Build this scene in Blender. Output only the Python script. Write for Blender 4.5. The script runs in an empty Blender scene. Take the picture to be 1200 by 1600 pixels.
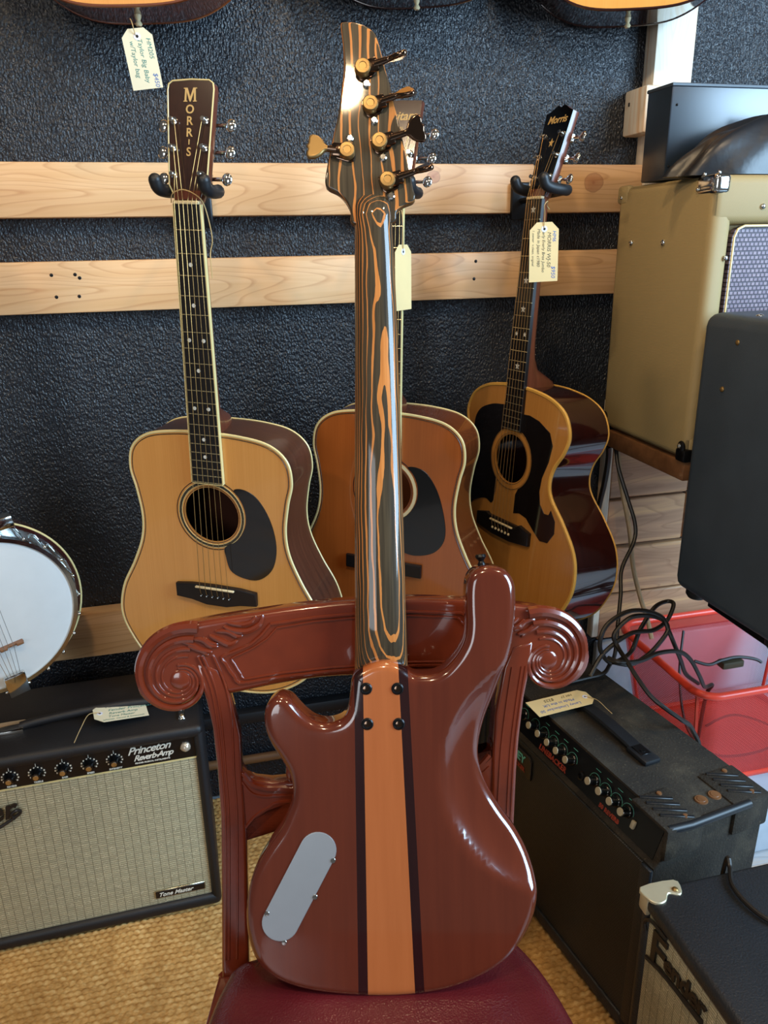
import bpy, bmesh, math, random
from mathutils import Vector, Matrix, Euler, noise
from mathutils.geometry import delaunay_2d_cdt
from math import sin, cos, pi, radians as rad, hypot, exp
random.seed(7)
scn = bpy.context.scene
COL = scn.collection

# ------------------------------------------------------------------ camera
cam_d = bpy.data.cameras.new('camera'); cam = bpy.data.objects.new('camera', cam_d); COL.objects.link(cam)
cam_d.sensor_fit = 'VERTICAL'; cam_d.sensor_height = 24; cam_d.lens = 18.0; cam_d.clip_start = 0.02
_p, _y, _r = rad(19.3), rad(13.5), rad(-1.06)
_f = Vector((sin(_y)*cos(_p), cos(_y)*cos(_p), -sin(_p))); _rt = Vector((cos(_y), -sin(_y), 0)); _u = _rt.cross(_f)
_R = _rt*cos(_r) + _u*sin(_r); _U = -_rt*sin(_r) + _u*cos(_r)
cam.matrix_world = Matrix(((_R.x, _U.x, -_f.x, 0), (_R.y, _U.y, -_f.y, 0), (_R.z, _U.z, -_f.z, 1.25), (0, 0, 0, 1)))
scn.camera = cam

# ------------------------------------------------------------------ world, lights, exposure
w = bpy.data.worlds.new('world'); scn.world = w; w.use_nodes = True
w.node_tree.nodes['Background'].inputs[0].default_value = (0.62, 0.60, 0.58, 1)
w.node_tree.nodes['Background'].inputs[1].default_value = 0.17
scn.view_settings.view_transform = 'Standard'; scn.view_settings.look = 'None'
scn.view_settings.gamma = 1; scn.view_settings.use_curve_mapping = False
scn.view_settings.exposure = 0.0
def area(name, loc, aim, sx, sy, col, power):
    l = bpy.data.lights.new(name, 'AREA'); l.shape = 'RECTANGLE'; l.size = sx; l.size_y = sy; l.color = col; l.energy = power
    o = bpy.data.objects.new(name, l); COL.objects.link(o); o.location = loc
    o.rotation_euler = (Vector(aim)-Vector(loc)).to_track_quat('-Z', 'Y').to_euler(); return o
def lamp(name, loc, col, power, r):
    l = bpy.data.lights.new(name, 'POINT'); l.color = col; l.energy = power; l.shadow_soft_size = r
    o = bpy.data.objects.new(name, l); COL.objects.link(o); o.location = loc; return o
area('window_light', (2.5, -0.7, 1.95), (0.7, 1.5, 1.25), 1.5, 1.7, (0.50, 0.75, 1.0), 185)
area('rear_fill_light', (-1.6, -1.9, 1.6), (0.1, 1.2, 0.8), 1.2, 1.3, (0.88, 0.94, 1.0), 26)  # added soft fill from behind the camera, brightens the front faces
lamp('ceiling_lamp_light', (-0.075, 0.05, 2.38), (1.0, 0.72, 0.42), 34, 0.045)
lamp('ceiling_lamp_light', (-1.0, 0.35, 2.4), (1.0, 0.76, 0.50), 30, 0.05)
lamp('ceiling_lamp_light', (0.95, 0.25, 2.4), (1.0, 0.74, 0.46), 22, 0.05)

lamp('wall_lamp_light', (0.35, 1.02, 2.38), (1.0, 0.72, 0.42), 15, 0.06)

# ------------------------------------------------------------------ materials
def lin(h):
    c = [int(h[i:i+2], 16)/255 for i in (0, 2, 4)]
    return tuple(x/12.92 if x <= .04045 else ((x+.055)/1.055)**2.4 for x in c) + (1,)
class NT:
    def __init__(s, name, rough=.5, metal=0, coat=0, coat_rough=.05, spec=.5):
        s.m = bpy.data.materials.new(name); s.m.use_nodes = True; s.t = s.m.node_tree
        s.b = s.t.nodes['Principled BSDF']
        s.b.inputs['Roughness'].default_value = rough; s.b.inputs['Metallic'].default_value = metal
        s.b.inputs['Coat Weight'].default_value = coat; s.b.inputs['Coat Roughness'].default_value = coat_rough
        s.b.inputs['Specular IOR Level'].default_value = spec
        s.tc = None
    def n(s, typ, **kw):
        x = s.t.nodes.new(typ)
        for k, v in kw.items(): setattr(x, k, v)
        return x
    def l(s, a, b): s.t.links.new(a, b)
    def coord(s, scale=(1, 1, 1), rot=(0, 0, 0), loc=(0, 0, 0), src='Object'):
        if s.tc is None: s.tc = s.n('ShaderNodeTexCoord')
        mp = s.n('ShaderNodeMapping'); mp.inputs['Scale'].default_value = scale; mp.inputs['Rotation'].default_value = rot
        mp.inputs['Location'].default_value = loc
        s.l(s.tc.outputs[src], mp.inputs['Vector']); return mp.outputs[0]
    def noise(s, vec, scale, detail=3, rough=.5, dist=0):
        x = s.n('ShaderNodeTexNoise'); x.inputs['Scale'].default_value = scale; x.inputs['Detail'].default_value = detail
        x.inputs['Roughness'].default_value = rough; x.inputs['Distortion'].default_value = dist
        s.l(vec, x.inputs['Vector']); return x.outputs['Fac']
    def ramp(s, fac, stops, interp='LINEAR'):
        x = s.n('ShaderNodeValToRGB'); cr = x.color_ramp; cr.interpolation = interp
        while len(cr.elements) < len(stops): cr.elements.new(.5)
        for e, (p, c) in zip(cr.elements, stops): e.position = p; e.color = c
        s.l(fac, x.inputs[0]); return x.outputs[0]
    def math(s, op, a, b=None, c=None):
        x = s.n('ShaderNodeMath', operation=op)
        for i, v in enumerate((a, b, c)):
            if v is None: continue
            if isinstance(v, (int, float)): x.inputs[i].default_value = v
            else: s.l(v, x.inputs[i])
        return x.outputs[0]
    def mix(s, fac, a, b, mode='MIX'):
        x = s.n('ShaderNodeMix', data_type='RGBA', blend_type=mode)
        for i, v in ((0, fac), (6, a), (7, b)):
            if isinstance(v, (int, float)): x.inputs[i].default_value = v
            elif isinstance(v, tuple): x.inputs[i].default_value = v
            else: s.l(v, x.inputs[i])
        return x.outputs[2]
    def color(s, c):
        if isinstance(c, tuple): s.b.inputs['Base Color'].default_value = c
        else: s.l(c, s.b.inputs['Base Color'])
    def bump(s, h, strength=.5, dist=.001):
        x = s.n('ShaderNodeBump'); x.inputs['Strength'].default_value = strength; x.inputs['Distance'].default_value = dist
        s.l(h, x.inputs['Height']); s.l(x.outputs[0], s.b.inputs['Normal'])

def plain(name, hexc, rough=.5, metal=0, coat=0, var=.12, vs=30, bump=0, bs=400, bd=.0004, spec=.5):
    t = NT(name, rough, metal, coat, spec=spec); c = lin(hexc)
    v = t.coord(); n = t.noise(v, vs)
    d = tuple(x*(1-var) for x in c[:3]) + (1,); e = tuple(min(1, x*(1+var)) for x in c[:3]) + (1,)
    t.color(t.ramp(n, [(.3, d), (.7, e)]))
    if bump: t.bump(t.noise(v, bs, 2), bump, bd)
    return t.m
def grain(name, h1, h2, scale=(160, 4, 160), rough=.4, coat=0, bump=0, streak=.5, rot=(0, 0, 0), broad=1.0):
    t = NT(name, rough, 0, coat); v = t.coord(scale, rot)
    n = t.noise(v, 1.0, 4, .6); a, b = lin(h1), lin(h2)
    c = t.ramp(n, [(.5-streak*.5, a), (.5+streak*.5, b)])
    n2 = t.noise(t.coord(tuple(q*.12 for q in scale), rot), broad, 2)
    c = t.mix(t.ramp(n2, [(.35, (0, 0, 0, 1)), (.7, (.5, .5, .5, 1))]), c, b)
    t.color(c)
    if bump: t.bump(n, bump, .0006)
    return t.m
M = {}
def mat_wall():
    t = NT('black_textured_paint', .33, spec=.5); v = t.coord()
    t.color(t.ramp(t.noise(v, 2.2), [(.3, (.010, .012, .016, 1)), (.7, (.017, .020, .026, 1))]))
    v2 = t.coord((1, 1, .62))
    n1 = t.noise(v2, 265, 1.6, .5, .1); n2 = t.noise(v, 70, 2)
    h = t.math('ADD', t.math('MULTIPLY', n1, 1.0), t.math('MULTIPLY', n2, .5))
    t.bump(h, 1.0, .0050); return t.m
M['wall'] = mat_wall()
def mat_pine(name, knots=(), h1='CC9860', h2='E2B888', along='x', line='AE7040'):
    t = NT(name, .5, 0, .12, .3)
    sc = (2.2, 40, 40) if along == 'x' else (40, 40, 2.2)
    v = t.coord(sc, loc=(3, 1.1, .4)); n = t.noise(v, 1, 3, .55, .6)
    c = t.ramp(n, [(.25, lin(h1)), (.5, lin(h2)), (.75, lin('D8AA76'))])
    sc2 = (1.4, 9, 9) if along == 'x' else (9, 9, 1.4)
    n2 = t.noise(t.coord(sc2, loc=(.7, .2, .9)), 1, 1.5)
    fr = t.math('FRACT', t.math('MULTIPLY', n2, 26))
    g = t.ramp(fr, [(0, (0, 0, 0, 1)), (.72, (.12, .12, .12, 1)), (.92, (.75, .75, .75, 1)), (1, (0, 0, 0, 1))])
    c = t.mix(t.math('MULTIPLY', g, .55), c, lin(line))
    for kx, kz, r in knots:
        vv = t.coord((1/r, 0, 1.15/r), loc=(-kx/r, 0, -kz*1.15/r))
        ln = t.n('ShaderNodeVectorMath', operation='LENGTH'); t.l(vv, ln.inputs[0])
        d = t.math('ADD', ln.outputs['Value'], t.math('MULTIPLY', t.math('SUBTRACT', t.noise(t.coord(), 60), .5), .35))
        c = t.mix(t.ramp(d, [(.0, (.8, .8, .8, 1)), (.25, (.5, .5, .5, 1)), (.8, (.42, .42, .42, 1)), (1.05, (0, 0, 0, 1))]), c, lin('A05638'))
        c = t.mix(t.ramp(d, [(.78, (0, 0, 0, 1)), (.95, (.45, .45, .45, 1)), (1.12, (0, 0, 0, 1))]), c, lin('7E3F26'))
    t.color(c); t.bump(n, .15, .0006); return t.m
M['pine1'] = mat_pine('pine_board_with_knots', ((.715, .066, .014), (1.055, .056, .022)))
M['pine'] = mat_pine('pine_board')
M['pinev'] = mat_pine('pine_post', along='z', h1='DDCFB4', h2='EDE4D2', line='CDB898')
M['plank'] = mat_pine('stained_plank', h1='967052', h2='B48A68', line='855C40')
M['spruce'] = grain('spruce_top', 'C6873F', 'D79A52', (420, 5, 420), .22, .8, streak=.7)
M['spruce_aged'] = grain('aged_cedar_top', '8E4A1C', 'A55A26', (420, 5, 420), .22, .9, streak=.7)
M['spruce_tan'] = grain('tan_spruce_top', 'A8702F', 'BC8440', (420, 5, 420), .25, .7, streak=.7)
M['spruce_bright'] = grain('amber_spruce_top', 'D08A3C', 'E09E50', (420, 5, 420), .25, .7, streak=.7)
M['rosewood'] = grain('rosewood_side', '26130D', '4E2C1E', (8, 8, 160), .35, .35, streak=.5)
M['mahog'] = grain('mahogany_side', '4A2010', '7A3E1E', (10, 10, 110), .2, .9, streak=.6)
M['darkmahog'] = grain('dark_mahogany_side', '200C0A', '351512', (10, 10, 90), .15, 1.0, streak=.6)
M['neckwood'] = grain('mahogany_neck', '4E2416', '6E3824', (90, 5, 90), .3, .5)
M['head_rose'] = grain('rosewood_headplate', '1E0F0B', '3B2118', (220, 6, 220), .18, .9)
M['ebony'] = plain('ebony', '120F10', .35, var=.2, vs=80)
M['black_lacquer'] = plain('black_lacquer', '08090B', .12, coat=.6)
M['guard'] = plain('dark_pickguard', '120D0C', .08, coat=.6)
M['cream'] = plain('cream_binding', 'D9C88E', .35, var=.06)
M['cream_gold'] = plain('amber_binding', 'CF9F4A', .3, var=.08)
M['bone'] = plain('bone', 'D8C79E', .4, var=.05)
M['pearl'] = plain('pearl_dot', 'D5D8D2', .2, var=.1)
M['abalone'] = plain('dark_purfling', '3A3326', .3, var=.6, vs=300)
M['gold_ink'] = plain('gold_lettering', 'C3A265', .35, var=.05)
M['fret'] = plain('fret_metal', 'C8BD9A', .25, .9, var=.03)
M['bronze'] = plain('bronze_string', 'B08850', .35, .8, var=.03)
M['chrome'] = plain('chrome', 'D2D3D0', .12, 1, var=.02)
M['nickel'] = plain('aged_nickel', 'C9C0A2', .38, .55, var=.05)
M['gold'] = plain('satin_gold', '94794C', .42, .85, var=.05)
M['darkchrome'] = plain('smoked_chrome', '6A5648', .14, 1, var=.06)
M['blackmetal'] = plain('black_metal', '1C1C1E', .3, .6, var=.1)
M['foam'] = plain('black_rubber', '16191D', .45, var=.15)
M['mahog_body'] = grain('red_mahogany_body', '4E1D10', '642A18', (70, 4, 70), .16, 1.0, streak=.8)
M['maple'] = grain('orange_maple', 'A05428', 'B66636', (90, 5, 40), .2, 1.0, streak=.8)
M['purple'] = grain('purpleheart_strip', '1C0608', '280C0C', (90, 5, 60), .2, .7)
M['chairwood'] = grain('red_brown_chair_wood', '4F1C0D', '7A2F17', (24, 24, 24), .22, .9, streak=.9)
M['chairworn'] = plain('worn_chair_edge', '8A3C22', .35, coat=.4)
def mat_leather():
    t = NT('burgundy_leather', .27, spec=.5); v = t.coord()
    t.color(t.ramp(t.noise(v, 9), [(.3, lin('4A1216')), (.7, lin('5E1A1E'))]))
    vo = t.n('ShaderNodeTexVoronoi'); vo.inputs['Scale'].default_value = 420; t.l(v, vo.inputs['Vector'])
    h = t.math('ADD', vo.outputs['Distance'], t.math('MULTIPLY', t.noise(v, 14, 3), 3.0))
    t.bump(h, .28, .0012); return t.m
M['leather'] = mat_leather()
def mat_zebra():
    t = NT('striped_zebra_laminate', .45, 0, .8, .05, .15); sep = t.n('ShaderNodeSeparateXYZ')
    t.l(t.coord(), sep.inputs[0])
    X, Y, Z = sep.outputs
    n1 = t.noise(t.coord((26, 7, 26)), 1, 2, .5)
    u = t.math('ADD', t.math('MULTIPLY', X, 84), t.math('MULTIPLY', Z, 360))
    u = t.math('ADD', u, t.math('MULTIPLY', n1, 2.6))
    w_ = t.math('ADD', t.math('MULTIPLY', t.noise(t.coord((140, 40, 140)), 1, 2), .16), 0)
    fr = t.math('FRACT', t.math('ADD', u, w_))
    n3 = t.noise(t.coord((60, 5, 60), loc=(4, 2, 1)), 1, 1)
    thr = t.math('MULTIPLY', t.math('SUBTRACT', n3, .22), .78)
    d = t.math('SUBTRACT', fr, thr)
    edge = t.math('MINIMUM', t.math('MULTIPLY', t.math('ABSOLUTE', d), 9), 1)
    s = t.math('LESS_THAN', d, 0)
    a = t.noise(t.coord((300, 9, 300)), 1, 3)
    light = t.ramp(a, [(.3, lin('B06A30')), (.7, lin('CC8444'))]); dark = t.ramp(a, [(.3, lin('2C2419')), (.7, lin('4C402E'))])
    t.color(t.mix(s, dark, light)); return t.m
M['zebra'] = mat_zebra()
def mat_tolex(name, hexc, scale=520, b=.5, rough=.5):
    t = NT(name, rough, spec=.5); v = t.coord(); c = lin(hexc)
    n = t.noise(v, scale, 2, .6, .3)
    t.color(t.ramp(t.noise(v, 12), [(.3, tuple(x*.8 for x in c[:3])+(1,)), (.7, c)])); t.bump(n, b, .0009); return t.m
M['tolex'] = mat_tolex('black_tolex', '17171A')
M['tolex2'] = mat_tolex('coarse_black_tolex', '202429', 330, .9, .42)
M['tolexdust'] = mat_tolex('dusty_black_carpet_covering', '2D2822', 500, .7, .8)
def mat_dust():
    t = NT('dusty_black_carpet', .8, spec=.3); v = t.coord()
    a = t.noise(v, 9, 4, .65); b = t.noise(v, 260, 2)
    c = t.ramp(a, [(.3, lin('1E1B18')), (.55, lin('2E2922')), (.75, lin('474034'))])
    c = t.mix(t.ramp(b, [(.62, (0, 0, 0, 1)), (.8, (.5, .5, .5, 1))]), c, lin('6A604C'))
    t.color(c); t.bump(b, .8, .0012); return t.m
M['tolexdust'] = mat_dust()
M['slate'] = mat_tolex('slate_black_vinyl', '3A4652', 700, .35, .45)
def mat_grille(name, c1, c2, mortar, bw, rh, off=.5, spark=.9):
    t = NT(name, .45, .15, spec=.5)
    rot = (rad(-90), 0, 0)
    v = t.coord((1, 1, 1), rot)
    br = t.n('ShaderNodeTexBrick'); br.inputs['Scale'].default_value = 1; br.inputs['Brick Width'].default_value = bw
    br.inputs['Row Height'].default_value = rh; br.inputs['Mortar Size'].default_value = rh*.20; br.inputs['Mortar Smooth'].default_value = .6
    br.inputs['Color1'].default_value = lin(c1); br.inputs['Color2'].default_value = lin(c2); br.inputs['Mortar'].default_value = lin(mortar)
    br.offset = off
    t.l(v, br.inputs['Vector'])
    n = t.noise(t.coord((330, 330, 900)), 1, 1)
    c = t.mix(t.ramp(n, [(.66, (0, 0, 0, 1)), (.72, (spark,)*3+(1,))]), br.outputs['Color'], lin('F2E8C8'))
    t.color(c); t.bump(t.math('SUBTRACT', 1, br.outputs['Fac']), .6, .0008); return t.m
M['silver_cloth'] = mat_grille('silver_grille_cloth', 'ADA688', 'C0B896', '847D64', .0150, .0046, off=0)
M['dark_cloth'] = mat_grille('charcoal_grille_cloth', '2B2C2B', '343432', '121415', .004, .004, spark=0)
M['brown_cloth'] = mat_grille('brown_grille_cloth', '6A5A66', '7D6C74', '2E2430', .008, .007, spark=.2)
def mat_tweed():
    t = NT('tan_tweed', .6); wv = t.n('ShaderNodeTexWave'); wv.inputs['Scale'].default_value = 230; wv.inputs['Distortion'].default_value = .4
    t.l(t.coord((1, 1, 1), (.5, .7, .3)), wv.inputs['Vector'])
    t.color(t.mix(t.ramp(t.noise(t.coord(), 5), [(.3, (0, 0, 0, 1)), (.8, (.3, .3, .3, 1))]), t.ramp(wv.outputs['Fac'], [(.2, lin('99855A')), (.8, lin('AA9568'))]), lin('94804F')))
    t.bump(wv.outputs['Fac'], .25, .0006); return t.m
M['tweed'] = mat_tweed()
def mat_jute():
    t = NT('woven_jute', .85, spec=.2); v = t.coord()
    n = t.noise(t.coord((55, 130, 1)), 1, 3, .6); n2 = t.noise(t.coord((18, 1.2, 1)), 1, 2)
    c = t.ramp(n, [(.25, lin('946A38')), (.5, lin('C69A5C')), (.78, lin('E4C286'))])
    c = t.mix(t.ramp(n2, [(.4, (0, 0, 0, 1)), (.75, (.45, .45, .45, 1))]), c, lin('9A6F38'))
    t.color(c); t.bump(t.noise(t.coord((500, 900, 500)), 1, 2), .4, .0008); return t.m
M['jute'] = mat_jute()
M['floor'] = mat_pine('pale_floor_boards', h1='8C8C8E', h2='B4B8BC', line='7A7A7C')
M['white'] = plain('white_painted_wood', 'B9C2CC', .5, var=.06)
M['redplastic'] = plain('red_plastic', 'F04A34', .35, var=.05)
def mat_mesh():
    t = NT('red_plastic_mesh', .35); t.color(lin('D23A34'))
    sep = t.n('ShaderNodeSeparateXYZ'); t.l(t.coord(src='UV'), sep.inputs[0])
    a = t.math('FRACT', t.math('MULTIPLY', t.math('ADD', sep.outputs[0], sep.outputs[1]), 210))
    b = t.math('FRACT', t.math('MULTIPLY', t.math('SUBTRACT', sep.outputs[0], sep.outputs[1]), 210))
    m = t.math('MAXIMUM', t.math('GREATER_THAN', a, .66), t.math('GREATER_THAN', b, .66))
    t.l(m, t.b.inputs['Alpha']); return t.m
M['redmesh'] = mat_mesh()
M['cable'] = plain('black_rubber_cable', '17130F', .45)
M['cable_white'] = plain('cream_cable', 'B8A07C', .5)
M['twine'] = plain('hemp_twine', 'B59A6A', .8)
M['tag'] = plain('manila_card', 'D9C08A', .7, var=.05, vs=12)
M['tag_pale'] = plain('pale_manila_card', 'D5D0B4', .7, var=.05, vs=12)
M['ink_green'] = plain('green_ink', '3F7F78', .6)
M['ink_blue'] = plain('blue_ink', '4468A8', .6)
M['ink_black'] = plain('brown_ink', '4A4330', .6)
M['ringwhite'] = plain('paper_ring', 'D0D4E4', .6)
M['skin_head'] = plain('frosted_banjo_head', 'C9CCCB', .45, var=.02)
M['panel'] = plain('black_control_panel', '0B0B0D', .3)
M['whiteprint'] = plain('white_print', 'D9D4C4', .5)
M['redprint'] = plain('red_print', '9A3A28', .5)
M['tealprint'] = plain('turquoise_print', '5FB5A8', .4)
M['badge'] = plain('dark_grey_badge', '2A2624', .35, .4)
M['greycap'] = plain('ivory_knob_cap', 'B0A58A', .4)
M['jewel'] = plain('clear_jewel', 'B5A896', .1, .3, coat=1)
M['alu'] = plain('brushed_aluminium', 'A4A7AA', .38, .55, var=.03)
M['bagcloth'] = plain('soft_black_leather', '181C22', .36, var=.3, vs=12, bump=.3, bs=60, bd=.002)
M['blackbox'] = plain('satin_black_metal', '1E2833', .28, var=.1, spec=.9)
M['brownwood'] = grain('brown_wood', '5A3A22', '7E5636', (6, 60, 60), .4, .2)

# ------------------------------------------------------------------ mesh helpers
def cr(pts, n=6, closed=True):
    P = [Vector(p) for p in pts]; N = len(P); out = []
    rng = range(N) if closed else range(N-1)
    for i in rng:
        a = P[(i-1) % N] if closed else P[max(i-1, 0)]; b = P[i]; c = P[(i+1) % N]; d = P[(i+2) % N] if closed else P[min(i+2, N-1)]
        for k in range(n):
            t = k/n
            out.append(.5*((2*b) + (c-a)*t + (2*a-5*b+4*c-d)*t*t + (3*b-a-3*c+d)*t**3))
    if not closed: out.append(P[-1].copy())
    return out
def area2(P): return sum(P[i].x*P[(i+1) % len(P)].y - P[(i+1) % len(P)].x*P[i].y for i in range(len(P)))/2
def ccw(P):
    P = [Vector((p[0], p[1])) for p in P]
    return P if area2(P) > 0 else P[::-1]
def inset(P, d):
    N = len(P); o = []
    for i in range(N):
        e1 = (P[i]-P[i-1]); e2 = (P[(i+1) % N]-P[i])
        if e1.length < 1e-9: e1 = e2
        if e2.length < 1e-9: e2 = e1
        e1 = e1.normalized(); e2 = e2.normalized()
        n = Vector((-e1.y-e2.y, e1.x+e2.x)); n = n.normalized() if n.length > 1e-6 else Vector((-e1.y, e1.x))
        k = max(.45, n.dot(Vector((-e1.y, e1.x))))
        o.append(P[i] + n*d/k)
    return o
class MB:
    def __init__(s, xf=None): s.v = []; s.f = []; s.xf = xf or Matrix(); s.uv = None
    def add(s, vs, fs):
        n = len(s.v); s.v += [s.xf @ Vector(v) for v in vs]; s.f += [tuple(i+n for i in f) for f in fs]
    def bm(s, b):
        b.verts.index_update(); s.add([v.co.copy() for v in b.verts], [[v.index for v in f.verts] for f in b.faces]); b.free()
    def box(s, lo, hi, r=0, seg=3):
        b = bmesh.new(); bmesh.ops.create_cube(b, size=1)
        for v in b.verts: v.co = Vector([(lo[i]+hi[i])/2 + v.co[i]*(hi[i]-lo[i]) for i in range(3)])
        if r: bmesh.ops.bevel(b, geom=b.edges[:], offset=r, segments=seg, affect='EDGES', profile=.5)
        s.bm(b); return s
    def tube(s, pts, r, n=8, closed=False, cap=True, flat=None):
        P = [Vector(p) for p in pts]; N = len(P); R = r if isinstance(r, (list, tuple)) else [r]*N
        vs = []; up = None
        for i in range(N):
            t = (P[(i+1) % N]-P[i-1]) if closed else (P[min(i+1, N-1)]-P[max(i-1, 0)])
            if t.length < 1e-9: t = Vector((0, 0, 1))
            t.normalize()
            if up is None: up = Vector((0, 0, 1)) if abs(t.z) < .9 else Vector((1, 0, 0))
            if flat is not None: up = Vector(flat)
            a = t.cross(up)
            if a.length < 1e-6: a = t.orthogonal()
            a.normalize(); b = a.cross(t).normalized(); up = b if flat is None else up
            fz = 1.0
            for k in range(n):
                q = 2*pi*k/n; vs.append(P[i] + a*cos(q)*R[i] + b*sin(q)*R[i]*fz)
        fs = []
        for i in range(N if closed else N-1):
            j = (i+1) % N
            for k in range(n): fs.append((i*n+k, i*n+(k+1) % n, j*n+(k+1) % n, j*n+k))
        if not closed and cap: fs += [tuple(range(n)), tuple(reversed(range((N-1)*n, N*n)))]
        s.add(vs, fs); return s
    def cyl(s, p0, p1, r0, r1=None, n=16): return s.tube([p0, p1], [r0, r0 if r1 is None else r1], n)
    def lathe(s, c, axis, prof, n=20):
        c = Vector(c); ax = Vector(axis).normalized(); a = ax.orthogonal().normalized(); b = ax.cross(a); vs = []; fs = []
        for (r, h) in prof:
            for k in range(n):
                q = 2*pi*k/n; vs.append(c + ax*h + (a*cos(q)+b*sin(q))*max(r, 1e-5))
        for i in range(len(prof)-1):
            for k in range(n): fs.append((i*n+k, i*n+(k+1) % n, (i+1)*n+(k+1) % n, (i+1)*n+k))
        fs += [tuple(range(n)), tuple(reversed(range((len(prof)-1)*n, len(prof)*n)))]
        s.add(vs, fs); return s
    def ell(s, c, rx, ry, rz, u=14, v=9, rot=None):
        vs = []; fs = []; R_ = rot or Matrix.Identity(3)
        for i in range(v+1):
            th = pi*i/v
            for k in range(u):
                q = 2*pi*k/u; vs.append(Vector(c) + R_ @ Vector((rx*sin(th)*cos(q), ry*sin(th)*sin(q), rz*cos(th))))
        for i in range(v):
            for k in range(u): fs.append((i*u+k, i*u+(k+1) % u, (i+1)*u+(k+1) % u, (i+1)*u+k))
        s.add(vs, fs); return s
    def slab(s, outline, z0, z1, rf=0, rb=0, seg=4):
        P = ccw(outline); N = len(P); rings = []
        if rb:
            rings.append((inset(P, rb*1.12), z0))
            for k in range(seg, 0, -1):
                t = k/seg*pi/2; rings.append((inset(P, rb*(1-cos(t))), z0 + rb*(1-sin(t))))
        rings.append((P, z0+rb)); rings.append((P, z1-rf))
        if rf:
            for k in range(1, seg+1):
                t = k/seg*pi/2; rings.append((inset(P, rf*(1-cos(t))), z1 - rf*(1-sin(t))))
            rings.append((inset(P, rf*1.12), z1))
        vs = [(p.x, p.y, z) for R_, z in rings for p in R_]; fs = []
        for i in range(len(rings)-1):
            for k in range(N): fs.append((i*N+k, i*N+(k+1) % N, (i+1)*N+(k+1) % N, (i+1)*N+k))
        fs += [tuple(reversed(range(N))), tuple(range((len(rings)-1)*N, len(rings)*N))]
        s.add(vs, fs); return s
    def ring(s, c, r0, r1, z0, z1, n=40, a0=0, a1=2*pi):
        full = abs(a1-a0-2*pi) < 1e-6; m = n if full else n+1; vs = []; fs = []
        for k in range(m):
            q = a0+(a1-a0)*k/n
            for r, z in ((r0, z0), (r1, z0), (r1, z1), (r0, z1)): vs.append((c[0]+r*cos(q), c[1]+r*sin(q), z))
        for k in range(n):
            j = (k+1) % m
            for e in range(4): fs.append((k*4+e, j*4+e, j*4+(e+1) % 4, k*4+(e+1) % 4))
        s.add(vs, fs); return s
    def build(s, name, mat, parent=None, smooth=True, ang=38, recalc=True):
        me = bpy.data.meshes.new(name); me.from_pydata([tuple(v) for v in s.v], [], s.f); 
        if recalc:
            b = bmesh.new(); b.from_mesh(me); bmesh.ops.remove_doubles(b, verts=b.verts, dist=1e-6)
            bmesh.ops.recalc_face_normals(b, faces=b.faces); b.to_mesh(me); b.free()
        if smooth:
            me.polygons.foreach_set('use_smooth', [True]*len(me.polygons)); me.set_sharp_from_angle(angle=rad(ang))
        me.materials.append(mat); o = bpy.data.objects.new(name, me); COL.objects.link(o)
        if parent: o.parent = parent
        return o
def tag(o, label, cat, group=None, kind=None):
    o['label'] = label; o['category'] = cat
    if group: o['group'] = group
    if kind: o['kind'] = kind
    return o
def thing(name, label, cat, mw=None, group=None):
    o = bpy.data.objects.new(name, None); COL.objects.link(o); o.empty_display_size = .05
    if mw is not None: o.matrix_world = mw
    return tag(o, label, cat, group)
def struct(o): o['kind'] = 'structure'; return o
def T(x, y, z): return Matrix.Translation((x, y, z))
def RZ(a): return Matrix.Rotation(rad(a), 4, 'Z')
def RX(a): return Matrix.Rotation(rad(a), 4, 'X')
def RY(a): return Matrix.Rotation(rad(a), 4, 'Y')
def text(s, size, xf, mat, parent, name='lettering', ext=.0003, shear=0, bold=0, align='LEFT', space=1.0):
    cu = bpy.data.curves.new('txt', 'FONT'); cu.body = s; cu.size = size; cu.extrude = ext; cu.shear = shear; cu.offset = bold
    cu.align_x = align; cu.space_character = space; cu.resolution_u = 3
    t = bpy.data.objects.new('txt', cu); COL.objects.link(t); bpy.context.view_layer.update()
    me = bpy.data.meshes.new_from_object(t.evaluated_get(bpy.context.evaluated_depsgraph_get()))
    bpy.data.objects.remove(t); bpy.data.curves.remove(cu)
    me.transform(xf); me.materials.clear(); me.materials.append(mat); me.name = name
    o = bpy.data.objects.new(name, me); COL.objects.link(o); o.parent = parent; return o

# ------------------------------------------------------------------ room
WY = 1.578
m = MB(); m.box((-1.6, WY, 0), (2.6, WY+.12, 2.6)); struct(m.build('wall_back', M['wall'], smooth=False))
m = MB(); m.box((-1.8, -1.2, -.06), (2.8, WY+.12, -.012)); struct(m.build('floor', M['floor'], smooth=False))
# planks on the right lower wall, below the shelf
pw = bpy.data.objects.new('wall_plank_panel', None); COL.objects.link(pw); pw['kind'] = 'structure'; pw.location = (.93, WY, 0)
zs = [.285, .412, .540, .663, .785, .905]
for i in range(5):
    x0 = .925; segs = ((x0, 1.135), (1.138, 1.75)) if i > 1 else ((x0, 1.45), (1.453, 1.75))
    for a, b in segs:
        m = MB(T(-.93, -WY, 0)); m.box((a, WY-.018-.003*(i % 2), zs[i]+.003), (b, WY-.0005, zs[i+1]-.003), .003, 1); m.build('plank', M['plank'], pw)
m = MB(T(-.93, -WY, 0)); m.box((.903, WY-.026, .30), (.923, WY-.0005, .905), .003, 1); m.build('corner_strip', M['pinev'], pw)
m = MB(); m.box((.925, WY-.024, -.012), (1.75, WY-.0005, .278), .004, 1); struct(m.build('baseboard_back', M['white']))
m = MB(); m.tube([(-.6, WY-.012, .097), (.55, WY-.012, .097)], .011, 10); struct(m.build('trim_1', M['brownwood']))
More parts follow.
